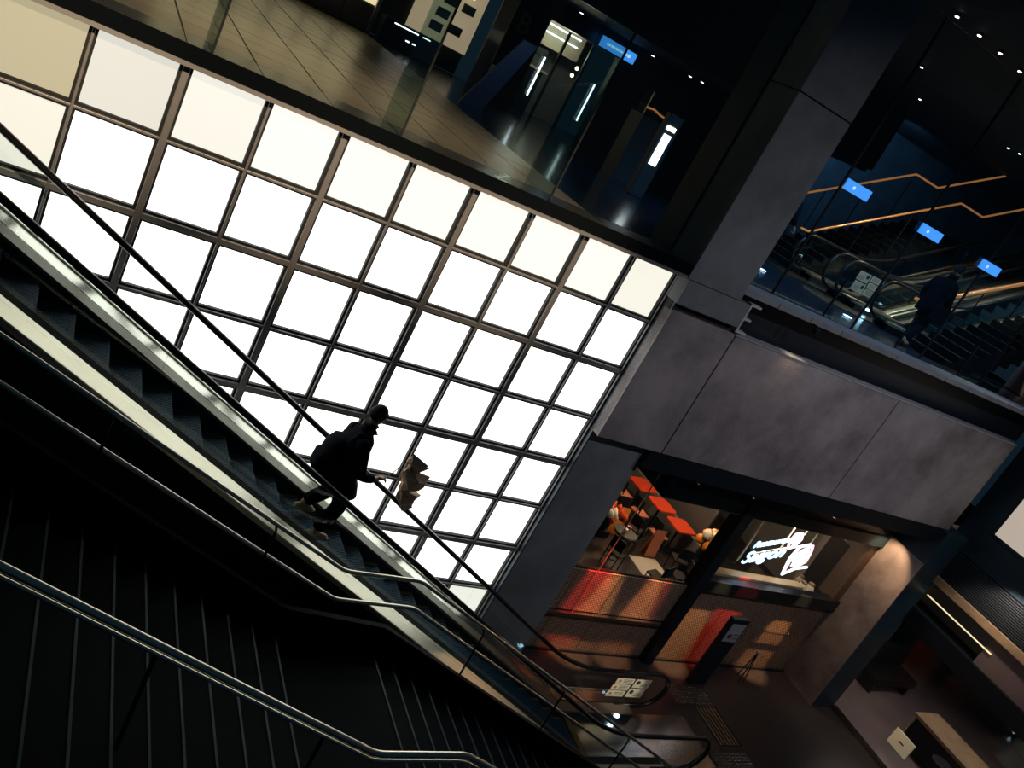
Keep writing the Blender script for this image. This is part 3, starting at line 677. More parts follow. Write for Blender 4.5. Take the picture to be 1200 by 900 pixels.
for sy in (-0.13, 0.13):
    MB().tube([(-4.98, -1.68 + sy, -3.52), (-4.86, -1.68 + sy, -3.30), (-4.70, -1.68 + sy, -3.32), (-4.60, -1.68 + sy, -3.60), (-4.66, -1.68 + sy, -3.9), (-4.95, -1.68 + sy, -4.0)], 0.014, 6, ry=0.03).build('strap', 'bag_navy', bk)
# crumpled brown paper parcel held by a string
pb = empty('paper_parcel', (-3.75, -1.86, -4.40), 'crumpled brown paper parcel held out on a string by the person', 'parcel')
rnd = random.Random(3); cs = [(-4.00, -3.44, 0.02), (-3.95, -3.52, 0.12), (-3.88, -3.58, 0.15), (-3.95, -3.68, 0.09), (-3.83, -3.75, 0.19), (-3.84, -3.87, 0.17), (-3.92, -3.96, 0.09), (-3.80, -4.02, 0.14), (-3.80, -4.14, 0.16), (-3.76, -4.24, 0.11), (-3.76, -4.32, 0.03)]
m = MB(); n = 7
for i, (x, z, r) in enumerate(cs):
    for j in range(n):
        a = 2 * math.pi * j / n + i * 0.5; q = r * rnd.uniform(0.72, 1.30); m.v.append(Vector((x + q * math.cos(a), -1.86 + q * 0.7 * math.sin(a), z + rnd.uniform(-0.03, 0.03))))
for i in range(len(cs) - 1):
    for j in range(n):
        a, b, c, d = i * n + j, i * n + (j + 1) % n, (i + 1) * n + (j + 1) % n, (i + 1) * n + j
        m.f += [(a, b, c), (a, c, d)] if (i + j) % 2 else [(a, b, d), (b, c, d)]
m.f.append(tuple(range(n))); m.f.append(tuple((len(cs) - 1) * n + j for j in range(n)))
m.add([(-4.06, -1.86, -3.38), (-3.74, -1.90, -3.52), (-3.90, -1.80, -3.64), (-3.98, -1.94, -3.56)], [(0, 1, 2), (0, 3, 1), (0, 2, 3), (1, 3, 2)])
m.build('crumpled_paper', 'kraft', pb)
MB().tube([(-4.26, -1.86, -3.88), (-4.12, -1.86, -3.64), (-3.95, -1.86, -3.80)], 0.008, 6).build('string', 'string', pb)

# ================================================================== LOWER HALL THINGS
# black notice stand
ns = empty('notice_stand', (7.1, 0.10, ZF), 'black slab stand with a grey notice in front of the metal panels', 'sign stand')
MB().box((6.72, 0.02, ZF), (7.30, 0.16, -6.95), 0.02).build('slab', 'black_steel', ns)
pl = MB().box((6.78, 0.008, -7.62), (7.24, 0.02, -7.08)).build('notice', 'grey_plate', ns)
MB().tube([(6.93, 0.008, -7.45), (6.93, 0.002, -7.45)], 0.07, 12).build('pictogram', 'notice_ink', pl)
for q in range(3): MB().box((7.03, 0.002, -7.40 - q * 0.06), (7.19, 0.008, -7.385 - q * 0.06)).build('print_line', 'notice_ink', pl)
# thin stanchion and door handle
sn = empty('easel_stand', (8.74, 0.27, ZF), 'thin dark tripod easel standing in front of the metal panels', 'easel')
for a, b in ((8.62, 0.18), (8.86, 0.22), (8.76, 0.42)): MB().tube([(8.74, 0.30, -8.08), (a, b, ZF)], 0.014, 6).build('leg', 'black_steel', sn)
MB().box((8.66, 0.26, -8.12), (8.82, 0.30, -8.06)).build('head_clip', 'grey_plate', sn)
hd_ = empty('door_handle', (9.5, 0.66, -7.75), 'long horizontal metal handle on the last metal panel', 'handle')
MB().tube([(8.95, 0.66, -7.72), (10.0, 0.66, -7.74)], 0.016, 8).build('bar', 'stainless', hd_)
for x in (8.95, 9.1, 9.98): MB().tube([(x, 0.66, -7.72), (x, 0.75, -7.72)], 0.025, 8).build('mount', 'stainless', hd_)
# floor grate, tactile tiles
gr = empty('floor_grate', (6.8, -1.2, ZF), 'slotted metal drain grate set in the dark floor', 'grate')
for k in range(6): MB().box((6.45 + k * 0.11, -1.75, ZF), (6.50 + k * 0.11, -0.70, ZF + 0.012)).build('bar', 'stainless', gr)
MB().box((6.38, -1.8, ZF), (7.15, -0.65, ZF + 0.004)).build('tray', 'black_matte', gr)
for ti, (x, y) in enumerate(((6.2, -0.35), (6.8, -0.35), (6.2, -1.9 - 0.35), (6.8, -2.25))):
    tt = empty('tactile_tile', (x, y, ZF), 'dark tactile tile with raised dots, %s' % ('beside the notice stand, escalator side', 'beside the notice stand, pier side', 'by the floor grate, escalator side', 'by the floor grate, pier side')[ti], 'tactile tile', 'tactile tiles in the lower hall')
    MB().box((x - 0.29, y - 0.29, ZF), (x + 0.29, y + 0.29, ZF + 0.010)).build('tile_base', 'granite_dark', tt)
    mm = MB()
    for a in range(7):
        for b in range(7): mm.lathe([(0.022, 0), (0.016, 0.012), (0.006, 0.016)], (x - 0.24 + a * 0.08, y - 0.24 + b * 0.08, ZF + 0.010), 6)
    mm.build('raised_dots', 'stainless', tt, kind='stuff')
# two people shaped shadows are left to the light; ---- restaurant furniture
def table(x, y, rz, label, sz=0.80):
    t = empty('dining_table', (0, 0, 0), label, 'table', 'red tables in the dining room')
    c = 0.10; h = sz / 2; pts = [(-h, -h + c), (-h + c, -h), (h - c, -h), (h, -h + c), (h, h - c), (h - c, h), (-h + c, h), (-h, h - c)]
    MB().prismz(pts, 0.90, 0.95).build('table_top', 'red_top', t)
    MB().tube([(0, 0, 0.05), (0, 0, 0.9)], 0.04, 8).build('column', 'black_steel', t)
    MB().lathe([(0.26, 0), (0.26, 0.03), (0.06, 0.06)], (0, 0, 0), 12).build('foot', 'black_steel', t)
    t.location = (x, y, ZF + 0.02); t.rotation_euler = (0, 0, rz); return t
def chair_proto(seatm, label):
    t = empty('dining_chair', (0, 0, 0), label, 'chair', 'chairs in the dining room')
    MB().box((-0.24, -0.24, 0.48), (0.24, 0.24, 0.54), 0.02).build('seat', seatm, t)
    MB().box((-0.26, -0.22, 0.66), (-0.22, 0.22, 1.02), 0.015).build('backrest', 'black_steel', t)
    for a in (-0.21, 0.21):
        for b in (-0.21, 0.21): MB().tube([(a, b, 0), (a, b, 0.98 if a < 0 else 0.5)], 0.018, 6).build('leg', 'black_steel', t)
    return t
lab = ('red square dining table farthest back along the divider', 'red square dining table in the middle of the row', 'red square dining table nearest the window in the row', 'red square dining table by the left window edge')
for l_, (x, y, a) in zip(lab, ((9.55, 7.65, 0.1), (9.70, 6.62, 0.05), (9.82, 5.60, 0.0), (8.0, 7.5, 0.2))): table(x, y, a, l_)
c0 = chair_proto('salmon', 'black dining chair with a salmon seat beside the red tables')
spots = [(8.95, 7.6, 0), (9.0, 6.6, 0), (9.1, 5.55, 0), (7.2, 7.4, 0), (8.1, 6.7, 1.57)]
for i, (x, y, a) in enumerate(spots):
    lc = 'black chair with a salmon seat ' + ('at the red table farthest back', 'at the middle red table of the row', 'at the red table nearest the window', 'at the red table by the window edge', 'between the two rows of red tables')[i]
    if i == 0: c0.location = (x, y, ZF + 0.02); c0['label'] = lc
    else: copy_tree(c0, (x, y, ZF + 0.02), lc, rz=a)
c1 = chair_proto('black_matte', 'all black dining chair near the restaurant window')
for i, (x, y, a) in enumerate(((8.2, 5.6, 0.3), (7.75, 5.12, 2.2), (9.2, 4.4, 1.2), (8.6, 3.6, 2.9), (6.6, 4.2, 0.4), (7.6, 3.4, 1.9), (6.2, 5.6, 2.6))):
    lc = 'all black dining chair ' + ('behind the salmon menu board', 'at the back corner of the pale rug', 'beside the pedestal with orange flowers', 'in front of the pale rug by the window', 'close to the pier, beside the thin rod', 'at the window corner of the pale rug', 'beside the red and white flowers')[i]
    if i == 0: c1.location = (x, y, ZF + 0.02); c1.rotation_euler = (0, 0, a); c1['label'] = lc
    else: copy_tree(c1, (x, y, ZF + 0.02), lc, rz=a)
bt = empty('round_table', (7.0, 4.7, ZF + 0.02), 'small black round table set between the black chairs', 'table')
MB().lathe([(0.36, 0.86), (0.38, 0.89), (0.36, 0.92)], (7.0, 4.7, ZF), 18).build('table_top', 'black_steel', bt); MB().tube([(7.0, 4.7, ZF + 0.05), (7.0, 4.7, ZF + 0.87)], 0.04, 8).build('column', 'black_steel', bt); MB().lathe([(0.24, 0.02), (0.22, 0.05), (0.05, 0.07)], (7.0, 4.7, ZF), 14).build('foot', 'black_steel', bt)
for i, (x, y, m_) in enumerate(((6.9, 4.65, 'white_cloth'), (7.12, 4.8, 'red_top'))):
    gq = empty('cup', (x, y, ZF + 0.92), ('white cup on the black round table', 'red cup on the black round table')[i], 'cup')
    MB().lathe([(0.045, 0), (0.07, 0.14)], (x, y, ZF + 0.92), 12).build('cup_body', m_, gq); MB().tube([(x + 0.06, y, ZF + 1.03), (x + 0.10, y, ZF + 1.0), (x + 0.055, y, ZF + 0.96)], 0.01, 6).build('cup_handle', m_, gq)
# booth with slatted screen and orange frames
sc = empty('lattice_screen', (11.3, 7.4, ZF), 'dark lattice screen in a red frame behind the table row', 'screen')
MB().box((11.0, 7.6, ZF + 0.3), (12.4, 7.66, ZF + 0.38)).box((11.0, 7.6, -7.0), (12.4, 7.66, -6.9)).box((11.0, 7.6, ZF + 0.3), (11.09, 7.66, -6.9)).box((12.31, 7.6, ZF + 0.3), (12.4, 7.66, -6.9)).build('frame', 'red_frame', sc)
for k in range(7): MB().box((11.15 + k * 0.165, 7.61, ZF + 0.38), (11.22 + k * 0.165, 7.65, -7.0)).build('slat', 'black_steel', sc)
for k in range(5): MB().box((11.09, 7.615, ZF + 0.65 + k * 0.30), (12.31, 7.645, ZF + 0.70 + k * 0.30)).build('crossbar', 'red_frame', sc)
of = empty('wall_frame', (12.6, 6.2, -8), 'open orange wooden frame hung beside the lattice screen', 'frame')
for a, b in (((12.3, 6.2, -8.3), (12.4, 6.26, -7.0)), ((12.3, 6.2, -7.08), (13.1, 6.26, -7.0)), ((12.3, 6.2, -8.3), (12.75, 6.26, -8.2)), ((12.66, 6.2, -8.3), (12.75, 6.26, -7.8)), ((12.3, 6.2, -7.85), (12.75, 6.26, -7.77))):
    MB().box(a, b).build('frame_bar', 'red_frame', of)
MB().box((10.42, 5.2, ZF), (10.5, 10.7, -6.6)).build('wall_booth', 'room_wall', kind='structure')
def flowers(name, loc, label, cols, r, n, seed):
    f = empty(name, loc, label, 'flowers'); q = random.Random(seed); L = Vector(loc)
    MB().lathe([(0.12, 0), (0.16, 0.2), (0.10, 0.42), (0.13, 0.46)], loc, 12).build('vase', 'black_steel', f)
    for i in range(n):
        c = L + Vector((q.uniform(-r, r), q.uniform(-r, r), 0.50 + q.uniform(0, 1.2 * r)))
        MB().ball(c, q.uniform(0.09, 0.17), 8, 0.5).build('bloom', cols[i % len(cols)], f, smooth=True)
    return f
flowers('flower_arrangement', (9.75, 4.35, ZF + 0.75), 'orange and white flower arrangement beside the window post', ['orange_cloth', 'white_cloth', 'orange_cloth'], 0.34, 14, 4)
flowers('flower_arrangement', (7.15, 5.75, ZF + 0.25), 'red and white flower arrangement at the edge of the pier', ['red_top', 'white_cloth', 'red_top'], 0.34, 14, 9)
box('plant_pedestal', (9.55, 4.15, ZF + 0.02), (9.95, 4.55, ZF + 0.75), 'black_steel', label='black pedestal under the orange and white flowers', cat='pedestal')
box('plant_pedestal', (6.95, 5.55, ZF + 0.02), (7.35, 5.95, ZF + 0.25), 'black_steel', label='low black pedestal under the red and white flowers', cat='pedestal')
bn = empty('floor_cushion', (8.3, 4.4, ZF + 0.02), 'pale tan square rug on the dining room floor', 'rug'); MB().box((7.8, 4.0, ZF + 0.02), (8.9, 4.9, ZF + 0.04), 0.008).build('rug_top', 'cream_board', bn)
# folded orange menu boards standing on the floor
for i, (x, y, s) in enumerate(((7.75, 5.85, 0.5), (8.7, 5.0, 0.42))):
    mb_ = empty('menu_board', (x, y, ZF + 0.02), ('orange folded menu board beside the red and white flowers', 'salmon folded menu board between the black chairs')[i], 'menu board')
    for q, d in (('board', 0.0), ('board', 0.22)):
        MB().add([(x - s / 2, y + d, ZF + 0.02), (x + s / 2, y + d, ZF + 0.02), (x + s / 2, y + 0.11, ZF + 0.95), (x - s / 2, y + 0.11, ZF + 0.95), (x - s / 2, y + d + 0.02, ZF + 0.02), (x + s / 2, y + d + 0.02, ZF + 0.02), (x + s / 2, y + 0.13, ZF + 0.95), (x - s / 2, y + 0.13, ZF + 0.95)],
                 [(0, 1, 2, 3), (4, 5, 6, 7), (0, 1, 5, 4), (3, 2, 6, 7), (1, 2, 6, 5), (0, 3, 7, 4)]).build(q, ('orange_cloth', 'salmon')[i], mb_)
# jars / lucky figure cluster on the right window ledge
jr = empty('jar_shelf', (10.35, 1.35, -6.86), 'low wooden shelf at the right end of the lit window', 'shelf'); MB().box((9.75, 1.15, -6.92), (10.60, 1.7, -6.86)).build('board', 'tan_wood', jr)
for sx in (9.8, 10.5): MB().box((sx, 1.2, ZF + 0.02), (sx + 0.05, 1.6, -6.92)).build('support', 'black_steel', jr)
for i, (x, y, z, r) in enumerate(((10.14, 1.32, -6.86, 0.13), (10.44, 1.30, -6.86, 0.14), (9.88, 1.35, -6.86, 0.11), (10.30, 1.58, -6.86, 0.11))):
    j = empty('jar', (x, y, z), 'round beige lidded jar on the low shelf, ' + ('second from the neon sign', 'at the jamb end', 'first from the neon sign', 'standing behind the other jars')[i], 'jar', 'jars on the shelf')
    MB().lathe([(r * 0.6, 0), (r, 0.12), (r, 0.24), (r * 0.55, 0.36)], (x, y, z), 12).build('jar_body', 'cream_board', j, smooth=True); MB().lathe([(r * 0.6, 0.36), (r * 0.62, 0.41), (r * 0.2, 0.44)], (x, y, z), 12).build('lid', 'tan_wood', j)
# neon sign on four rods
ne = empty('neon_sign', (8.3, 1.3, -6.3), 'glowing blue and white neon script sign hung on rods in the restaurant window', 'neon sign')
for x, z in ((7.31, -6.2), (8.44, -5.66), (8.93, -5.08), (9.36, -5.28)): MB().tube([(x, 1.34, -4.56), (x, 1.34, z)], 0.022, 6).build('rod', 'rod_white', ne)
an = math.radians(20); R_, U_ = (math.cos(an), 0, math.sin(an)), (-math.sin(an) * 0.2, 0, 1)
text('lettering', 'Restaurant', 0.27, (7.44, 1.28, -5.72), 'neon_blue', ne, R_, U_, shear=0.25, extrude=0.012, bevel=0.004)
text('lettering', 'Saigon', 0.50, (7.36, 1.26, -6.22), 'neon_blue', ne, R_, U_, shear=0.25, extrude=0.014, bevel=0.005)
MB().tube([(7.50, 1.27, -5.90), (7.9, 1.27, -5.74), (8.55, 1.27, -5.50)], 0.022, 6).build('underline', 'rod_white', ne)
# bird-like figure in tube lights beside the lettering
for pts, mt in (([(8.62, -5.55), (8.50, -5.30), (8.56, -5.08), (8.74, -5.02), (8.84, -5.18), (8.78, -5.40), (8.66, -5.52)], 'neon_pink'),
                ([(8.70, -5.45), (8.95, -5.42), (9.30, -5.28)], 'neon_white'), ([(8.98, -5.42), (8.92, -5.80), (9.05, -6.32), (9.35, -6.08), (9.75, -5.96)], 'neon_white'),
                ([(9.05, -6.25), (8.98, -5.85), (9.15, -5.52), (9.42, -5.30), (9.50, -5.50), (9.56, -5.80), (9.40, -5.98), (9.15, -6.02)], 'neon_pink'),
                ([(9.10, -5.90), (9.40, -5.45)], 'neon_white'), ([(9.16, -5.98), (9.50, -5.60)], 'neon_white'), ([(9.08, -5.75), (9.30, -5.45)], 'neon_pink'), ([(9.25, -5.95), (9.52, -5.78)], 'neon_white')):
    MB().tube([(a, 1.28, b) for a, b in pts], 0.035, 6).build('neon_tube', mt, ne, smooth=True)
MB().tube([(8.66, 1.29, -5.25), (8.66, 1.275, -5.25)], 0.14, 14).build('neon_disc', 'neon_pink', ne)
# pendant lamps of the restaurant
for i, (x, y, z) in enumerate(((9.4, 6.8, -5.6), (9.5, 5.2, -5.6), (8.0, 4.4, -5.6), (7.4, 6.2, -5.6))):
    pd = empty('pendant_lamp', (x, y, z), 'small dark pendant lamp ' + ('between the two back red tables', 'over the red table nearest the window', 'over the pale rug', 'over the red and white flowers')[i], 'lamp', 'pendant lamps in the dining room')
    MB().tube([(x, y, z + 0.2), (x, y, -3.5)], 0.01, 6).build('cord', 'black_steel', pd); MB().lathe([(0.16, 0.0), (0.13, 0.12), (0.04, 0.2)], (x, y, z), 12).build('shade', 'black_steel', pd)
    MB().ball((x, y, z + 0.03), 0.05, 8).build('bulb', 'lamp_warm', pd)
    point('pendant_light', (x, y, z - 0.12), (110, 120, 80, 90)[i], (1.0, 0.62, 0.36), 0.08)
spot('window_display_light', (8.6, 1.1, -4.3), (8.6, 1.2, -6.6), 26, (1.0, 0.85, 0.7), 100)
# small made-up spot lamps added under the lintel, washing the metal panels and the pier side
def downlight(loc, target, e, col, ang, label, group='spot lamps under the restaurant lintel'):
    d = empty('spot_lamp', loc, label, 'lamp', group); x, y, z = loc
    MB().lathe([(0.05, -0.02), (0.06, 0.08)], loc, 10).build('can', 'black_steel', d); MB().lathe([(0.035, -0.026), (0.035, -0.021)], loc, 10).build('lens', 'lamp_warm', d)
    v = (Vector(target) - Vector(loc)).normalized() * 0.09
    spot('spot_light', Vector(loc) + v, target, e, col, ang, 0.7, 0.04); return d
ORD = ('first', 'second', 'third', 'fourth')
for x, tx, col, e in ((3.0, 3.0, (1.0, 0.05, 0.03), 2600), (7.3, 7.4, (1.0, 0.06, 0.03), 2800), (4.6, 4.7, (1.0, 0.18, 0.10), 900)):
    downlight((x, -0.12, -3.64), (tx, 0.76, -7.1), e, col, 17, 'red spot lamp under the lintel, %s from the light panel wall' % {3.0: 'first', 4.6: 'second', 7.3: 'third'}[x])
for x, e in ((3.4, 2600), (4.6, 2200), (6.5, 3000), (9.5, 2600)): downlight((x, 0.0, -3.64), (x, 0.74, -8.75), e, (1.0, 0.52, 0.22), 15, 'amber spot lamp under the lintel, %s from the light panel wall' % {3.4: 'first', 4.6: 'second', 6.5: 'third', 9.5: 'fourth'}[x])
downlight((10.2, 0.25, -3.64), (10.95, 0.3, -5.4), 220, (1.0, 0.58, 0.30), 75, 'black spot lamp under the lintel aimed at the pier side')

# ================================================================== RIGHT SHOP THINGS
ct = empty('shop_counter', (14.2, -1.8, ZF), 'dark shop counter with a lit tan end panel behind the glass', 'counter')
MB().box((13.6, -5.6, ZF + 0.015), (14.5, -1.5, -8.15), 0.02).build('body', 'black_steel', ct); MB().box((13.5, -5.7, -8.15), (14.6, -1.4, -8.05), 0.01).build('top', 'tan_wood', ct)
MB().box((13.56, -1.48, ZF + 0.015), (14.54, -1.44, -8.16)).build('end_panel', 'cream_board', ct)
cb = empty('shop_bench', (14.6, 0.4, ZF), 'dark padded bench along the wall inside the shop', 'bench')
MB().box((14.0, 0.1, ZF + 0.35), (16.0, 0.9, ZF + 0.6), 0.03).build('seat', 'black_matte', cb); MB().box((14.0, 0.8, ZF + 0.6), (16.0, 1.0, ZF + 1.3), 0.03).build('backrest', 'black_matte', cb)
for x in (14.15, 15.85): MB().box((x - 0.04, 0.15, ZF + 0.015), (x + 0.04, 0.85, ZF + 0.35)).build('leg', 'black_steel', cb)
for i, (x, y) in enumerate(((12.9, -2.9), (13.0, -4.2))):
    s_ = empty('shop_stool', (x, y, ZF + 0.015), 'dark round stool at the shop counter, %s from the restaurant pier' % ('first', 'second')[i], 'stool', 'stools at the shop counter')
    MB().lathe([(0.26, 0.78), (0.28, 0.86), (0.2, 0.90)], (x, y, ZF), 14).build('seat', 'black_matte', s_); MB().tube([(x, y, ZF + 0.04), (x, y, ZF + 0.8)], 0.035, 8).build('column', 'stainless', s_); MB().lathe([(0.24, 0.015), (0.22, 0.04), (0.04, 0.06)], (x, y, ZF), 14).build('foot', 'stainless', s_)
pn = empty('glass_notice', (11.83, -2.2, -8.4), 'cream paper notice fixed to the shop glass', 'notice')
MB().box((11.815, -2.62, -8.42), (11.835, -2.02, -7.95)).build('sheet', 'notice_cream', pn); MB().box((11.810, -2.40, -8.20), (11.8145, -2.25, -8.16)).build('print_line', 'notice_ink', pn)
area_l = [(13.6, -1.0, -5.6), (13.6, -3.6, -5.6)]
for i, p in enumerate(area_l):
    d = empty('ceiling_lamp', p, 'square shop ceiling lamp above the counter, %s from the restaurant pier' % ('first', 'second')[i], 'lamp', 'shop ceiling lamps'); MB().box((p[0] - 0.2, p[1] - 0.2, p[2]), (p[0] + 0.2, p[1] + 0.2, p[2] + 0.1)).build('housing', 'black_steel', d); MB().box((p[0] - 0.15, p[1] - 0.15, p[2] - 0.006), (p[0] + 0.15, p[1] + 0.15, p[2])).build('lens', 'lamp_white', d)
    spot('ceiling_lamp_light', (p[0], p[1], p[2] - 0.05), (p[0], p[1], ZF), 60, (1.0, 0.80, 0.74), 130)
spot('strip_wash', (11.3, -2.2, -3.3), (11.85, -2.2, -4.5), 90, (1.0, 0.75, 0.6), 110)
spot('board_wash', (10.2, -3.0, 1.5), (11.8, -2.2, -1.9), 120, (1.0, 0.86, 0.72), 50)

# ================================================================== RIGHT UPPER FLOOR THINGS
escalator('nearer of two upper escalators with notice plates climbing beyond the glass', 7.7, -1, ZU, 2.70, 3.95, 8.5, notices=True, truss=0.8, rail='rubber', outer=(0.2, 0.2))
escalator('farther of two upper escalators climbing beyond the glass', 7.7, -1, ZU, 4.45, 5.70, 8.5, truss=0.8, outer=(0.2, 0.2))
def upstairs(label, x0, y0, y1, n, rails, land=None, lx=None):
    s = empty('staircase', (x0, (y0 + y1) / 2, ZU), label, 'staircase')
    for i in range(n):
        x = x0 + i * 0.35; z = ZU + (i + 1) * 0.175 + 0.0
        o = MB().box((x, y0, max(ZU, z - 0.5)), (x + 0.37, y1, z)).build('step', 'stair_stone', s)
        MB().box((x + 0.006, y0 + 0.02, z), (x + 0.045, y1 - 0.02, z + 0.010)).build('nosing_strip', 'nosing', o)
    for y, zs, r in rails:
        xe = x0 + n * 0.35; pts = [(x0 - 0.45, ZU + zs, 0), (x0 - 0.15, ZU + zs, 0.08)]
        if land: pts += [(land, ZU + zs + (land - x0 + 0.15) * 0.57, 0.05), (land + 1.15, ZU + zs + (land - x0 + 0.15) * 0.57, 0.05), (land + 5, ZU + zs + (land - x0 + 0.15 + 3.85) * 0.57, 0)]
        else: pts += [(xe, ZU + zs + (xe - x0 + 0.15) * 0.52, 0)]
        MB().tube([(q.x, y, q.y) for q in smoothpath(pts, 4)], r, 8).build('handrail', 'orange_rail', s, smooth=True)
        for k in range(0, n, 4): MB().tube([(x0 + 0.15 + k * 0.35, y, ZU + (k + 1) * 0.175), (x0 + 0.15 + k * 0.35, y, ZU + zs + 0.16 + k * 0.35 * 0.53)], 0.016, 6).build('post', 'black_steel', s)
    return s
upstairs('upper staircase next to the glass with an orange handrail', 8.5, 0.75, 2.0, 14, ((2.02, 1.0, 0.045),))
upstairs('far upper staircase with two lit orange handrails', 8.3, 6.2, 8.0, 16, ((6.1, 1.1, 0.028), (8.05, 1.35, 0.030)), land=12.7)
Jw = dict(pelvis=(0, 0, 0.92), chest=(0.05, 0, 1.35), neck=(0.09, 0, 1.53), head=(0.13, 0, 1.70), face=(1, 0.1, -0.1),
          hipL=(0, 0.095, 0.89), kneeL=(0.16, 0.10, 0.50), ankleL=(0.10, 0.10, 0.09), toeL=(0.27, 0.10, 0.04), hipR=(0, -0.095, 0.89), kneeR=(0.02, -0.10, 0.48), ankleR=(-0.22, -0.10, 0.12), toeR=(-0.06, -0.10, 0.04),
          shoulderL=(0.04, 0.20, 1.40), elbowL=(-0.08, 0.25, 1.13), wristL=(0.02, 0.24, 0.90), palmL=(0.05, 0.24, 0.83), shoulderR=(0.04, -0.20, 1.40), elbowR=(0.06, -0.26, 1.12), wristR=(0.22, -0.22, 0.95), palmR=(0.28, -0.20, 0.91))
person((7.9, 1.5, ZU), 0, 'person in dark clothes walking to the foot of the upper stairs', K, Jw, shoes='black_matte', cap=False, hem=-0.2)
person((6.0, 5.0, ZU), 0, 'person in dark clothes about to board the farther upper escalator', K, Jw, shoes='black_matte', cap=False, hem=-0.3)
hb_ = empty('shoulder_bag', (7.75, 1.02, 1.0), 'dark shoulder bag at the side of the person by the upper stairs', 'bag')
MB().box((7.5, 0.95, 0.95), (8.0, 1.12, 1.35), 0.05).build('bag_body', 'bag_navy', hb_); MB().tube([(7.55, 1.03, 1.33), (7.75, 1.12, 1.75), (7.95, 1.03, 1.33)], 0.02, 6).build('strap', 'bag_navy', hb_)
# blue signs on the glass
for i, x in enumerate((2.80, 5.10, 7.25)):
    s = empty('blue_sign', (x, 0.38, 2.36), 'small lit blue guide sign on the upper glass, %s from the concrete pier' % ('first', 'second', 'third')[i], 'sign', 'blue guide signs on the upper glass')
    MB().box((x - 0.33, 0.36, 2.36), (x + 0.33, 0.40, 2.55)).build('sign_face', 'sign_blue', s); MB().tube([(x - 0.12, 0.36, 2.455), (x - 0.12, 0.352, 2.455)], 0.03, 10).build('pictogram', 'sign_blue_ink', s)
# ceiling downlights
for i, (x, y) in enumerate(((2.48, 0.3), (3.16, 0.3), (3.83, 0.3), (4.57, 0.35), (6.1, 3.86), (9.2, 6.3), (11.5, 4.94), (11.7, 4.7))):
    d = empty('downlight', (x, y, 5.46), ('tiny downlight in the row along the upper glass, %s from the pier' % ('first', 'second', 'third', 'fourth')[i]) if i < 4 else 'tiny single downlight in the ceiling ' + ('over the nearer upper escalator', 'over the far upper staircase', 'over the farther upper escalator', 'beside the one over the farther upper escalator')[i - 4], 'lamp', 'downlights in the upper ceiling')
    MB().lathe([(0.035, -0.012), (0.035, 0.0)], (x, y, 5.46), 10).build('lens', 'lamp_dot', d); MB().lathe([(0.055, 0.0), (0.055, 0.04)], (x, y, 5.46), 10).build('ring', 'black_steel', d)
# floor lamps at the foot of the escalators and a bright ribbed strip
for i, (x, y) in enumerate(((4.6, 3.2), (6.3, 1.9))):
    d = empty('floor_uplight', (x, y, ZU), 'small square white uplight in the upper floor, %s from the concrete pier' % ('first', 'second')[i], 'lamp', 'uplights in the upper floor')
    MB().box((x - 0.09, y - 0.06, ZU), (x + 0.09, y + 0.06, ZU + 0.02)).build('lens', 'lamp_blue', d); MB().box((x - 0.12, y - 0.09, ZU), (x + 0.12, y + 0.09, ZU + 0.012)).build('rim', 'black_steel', d)
rs = empty('ribbed_strip', (3.2, 0.75, ZU), 'row of small bright metal studs along the upper glass', 'floor studs')
for k in range(26): MB().box((1.9 + k * 0.1, 0.62, ZU), (1.945 + k * 0.1, 0.72, ZU + 0.015)).build('stud', 'stainless_rail', rs)
bx_ = empty('info_box', (13.9, 1.5, ZU), 'grey metal cabinet against the upper stairs', 'cabinet')
MB().box((13.6, 0.75, ZU), (14.3, 2.3, 3.9), 0.02).build('body', 'pink_panel', bx_); MB().box((13.55, 0.7, 3.9), (14.35, 2.35, 3.96)).build('cap', 'cream_board', bx_)
for i, (x, y, z, e, c) in enumerate(((6.0, 3.0, 5.2, 240, (0.30, 0.62, 1.0)), (10.5, 4.2, 5.2, 800, (1.0, 0.8, 0.6)), (4.0, 3.5, 5.2, 200, (0.25, 0.6, 1.0)), (12.0, 2.0, 5.2, 260, (0.45, 0.7, 1.0)))):
    spot('upper_ceiling_light', (x, y, z), (x + 0.3, y, 0), e, c, 110)

# ================================================================== LEFT UPPER FLOOR THINGS
sd = empty('shop_doorway', (3.2, 13.1, ZU), 'glazed shop doorway with white light bars at the back of the upper floor', 'doorway')
MB().box((1.80, 12.98, ZU), (4.55, 13.0, 2.95)).build('glass', 'glass_smoke', sd)
for x in (1.8, 2.62, 3.50, 4.5): MB().box((x, 12.95, ZU), (x + 0.07, 13.03, 2.95)).build('door_post', 'black_steel', sd)
for x in (2.22, 4.10): MB().tube([(x, 12.9, 0.85), (x, 12.9, 2.02)], 0.028, 6).build('light_bar', 'lamp_white', sd)
ir = empty('shop_interior', (3.2, 15, ZU), 'lit shop interior with a beige bulkhead behind the doorway', 'shop')
MB().box((1.8, 16.5, ZU), (5.4, 16.6, 3.4)).build('back_wall', 'shop_wall', ir); MB().box((2.3, 15.2, 2.35), (4.4, 15.4, 3.2)).build('bulkhead', 'beige_wall', ir)
MB().box((2.4, 15.1, 2.0), (3.3, 15.2, 2.25)).build('dark_sign', 'black_matte', ir); MB().box((2.2, 15.0, ZU), (3.4, 15.6, 1.6)).build('counter', 'black_steel', ir); MB().box((2.1, 14.9, 1.6), (3.5, 15.7, 1.66)).build('counter_top', 'beige_wall', ir)
for z in (2.75, 3.0): MB().tube([(2.5, 15.17, z), (4.2, 15.17, z)], 0.02, 6).build('line_lamp', 'lamp_white', ir)
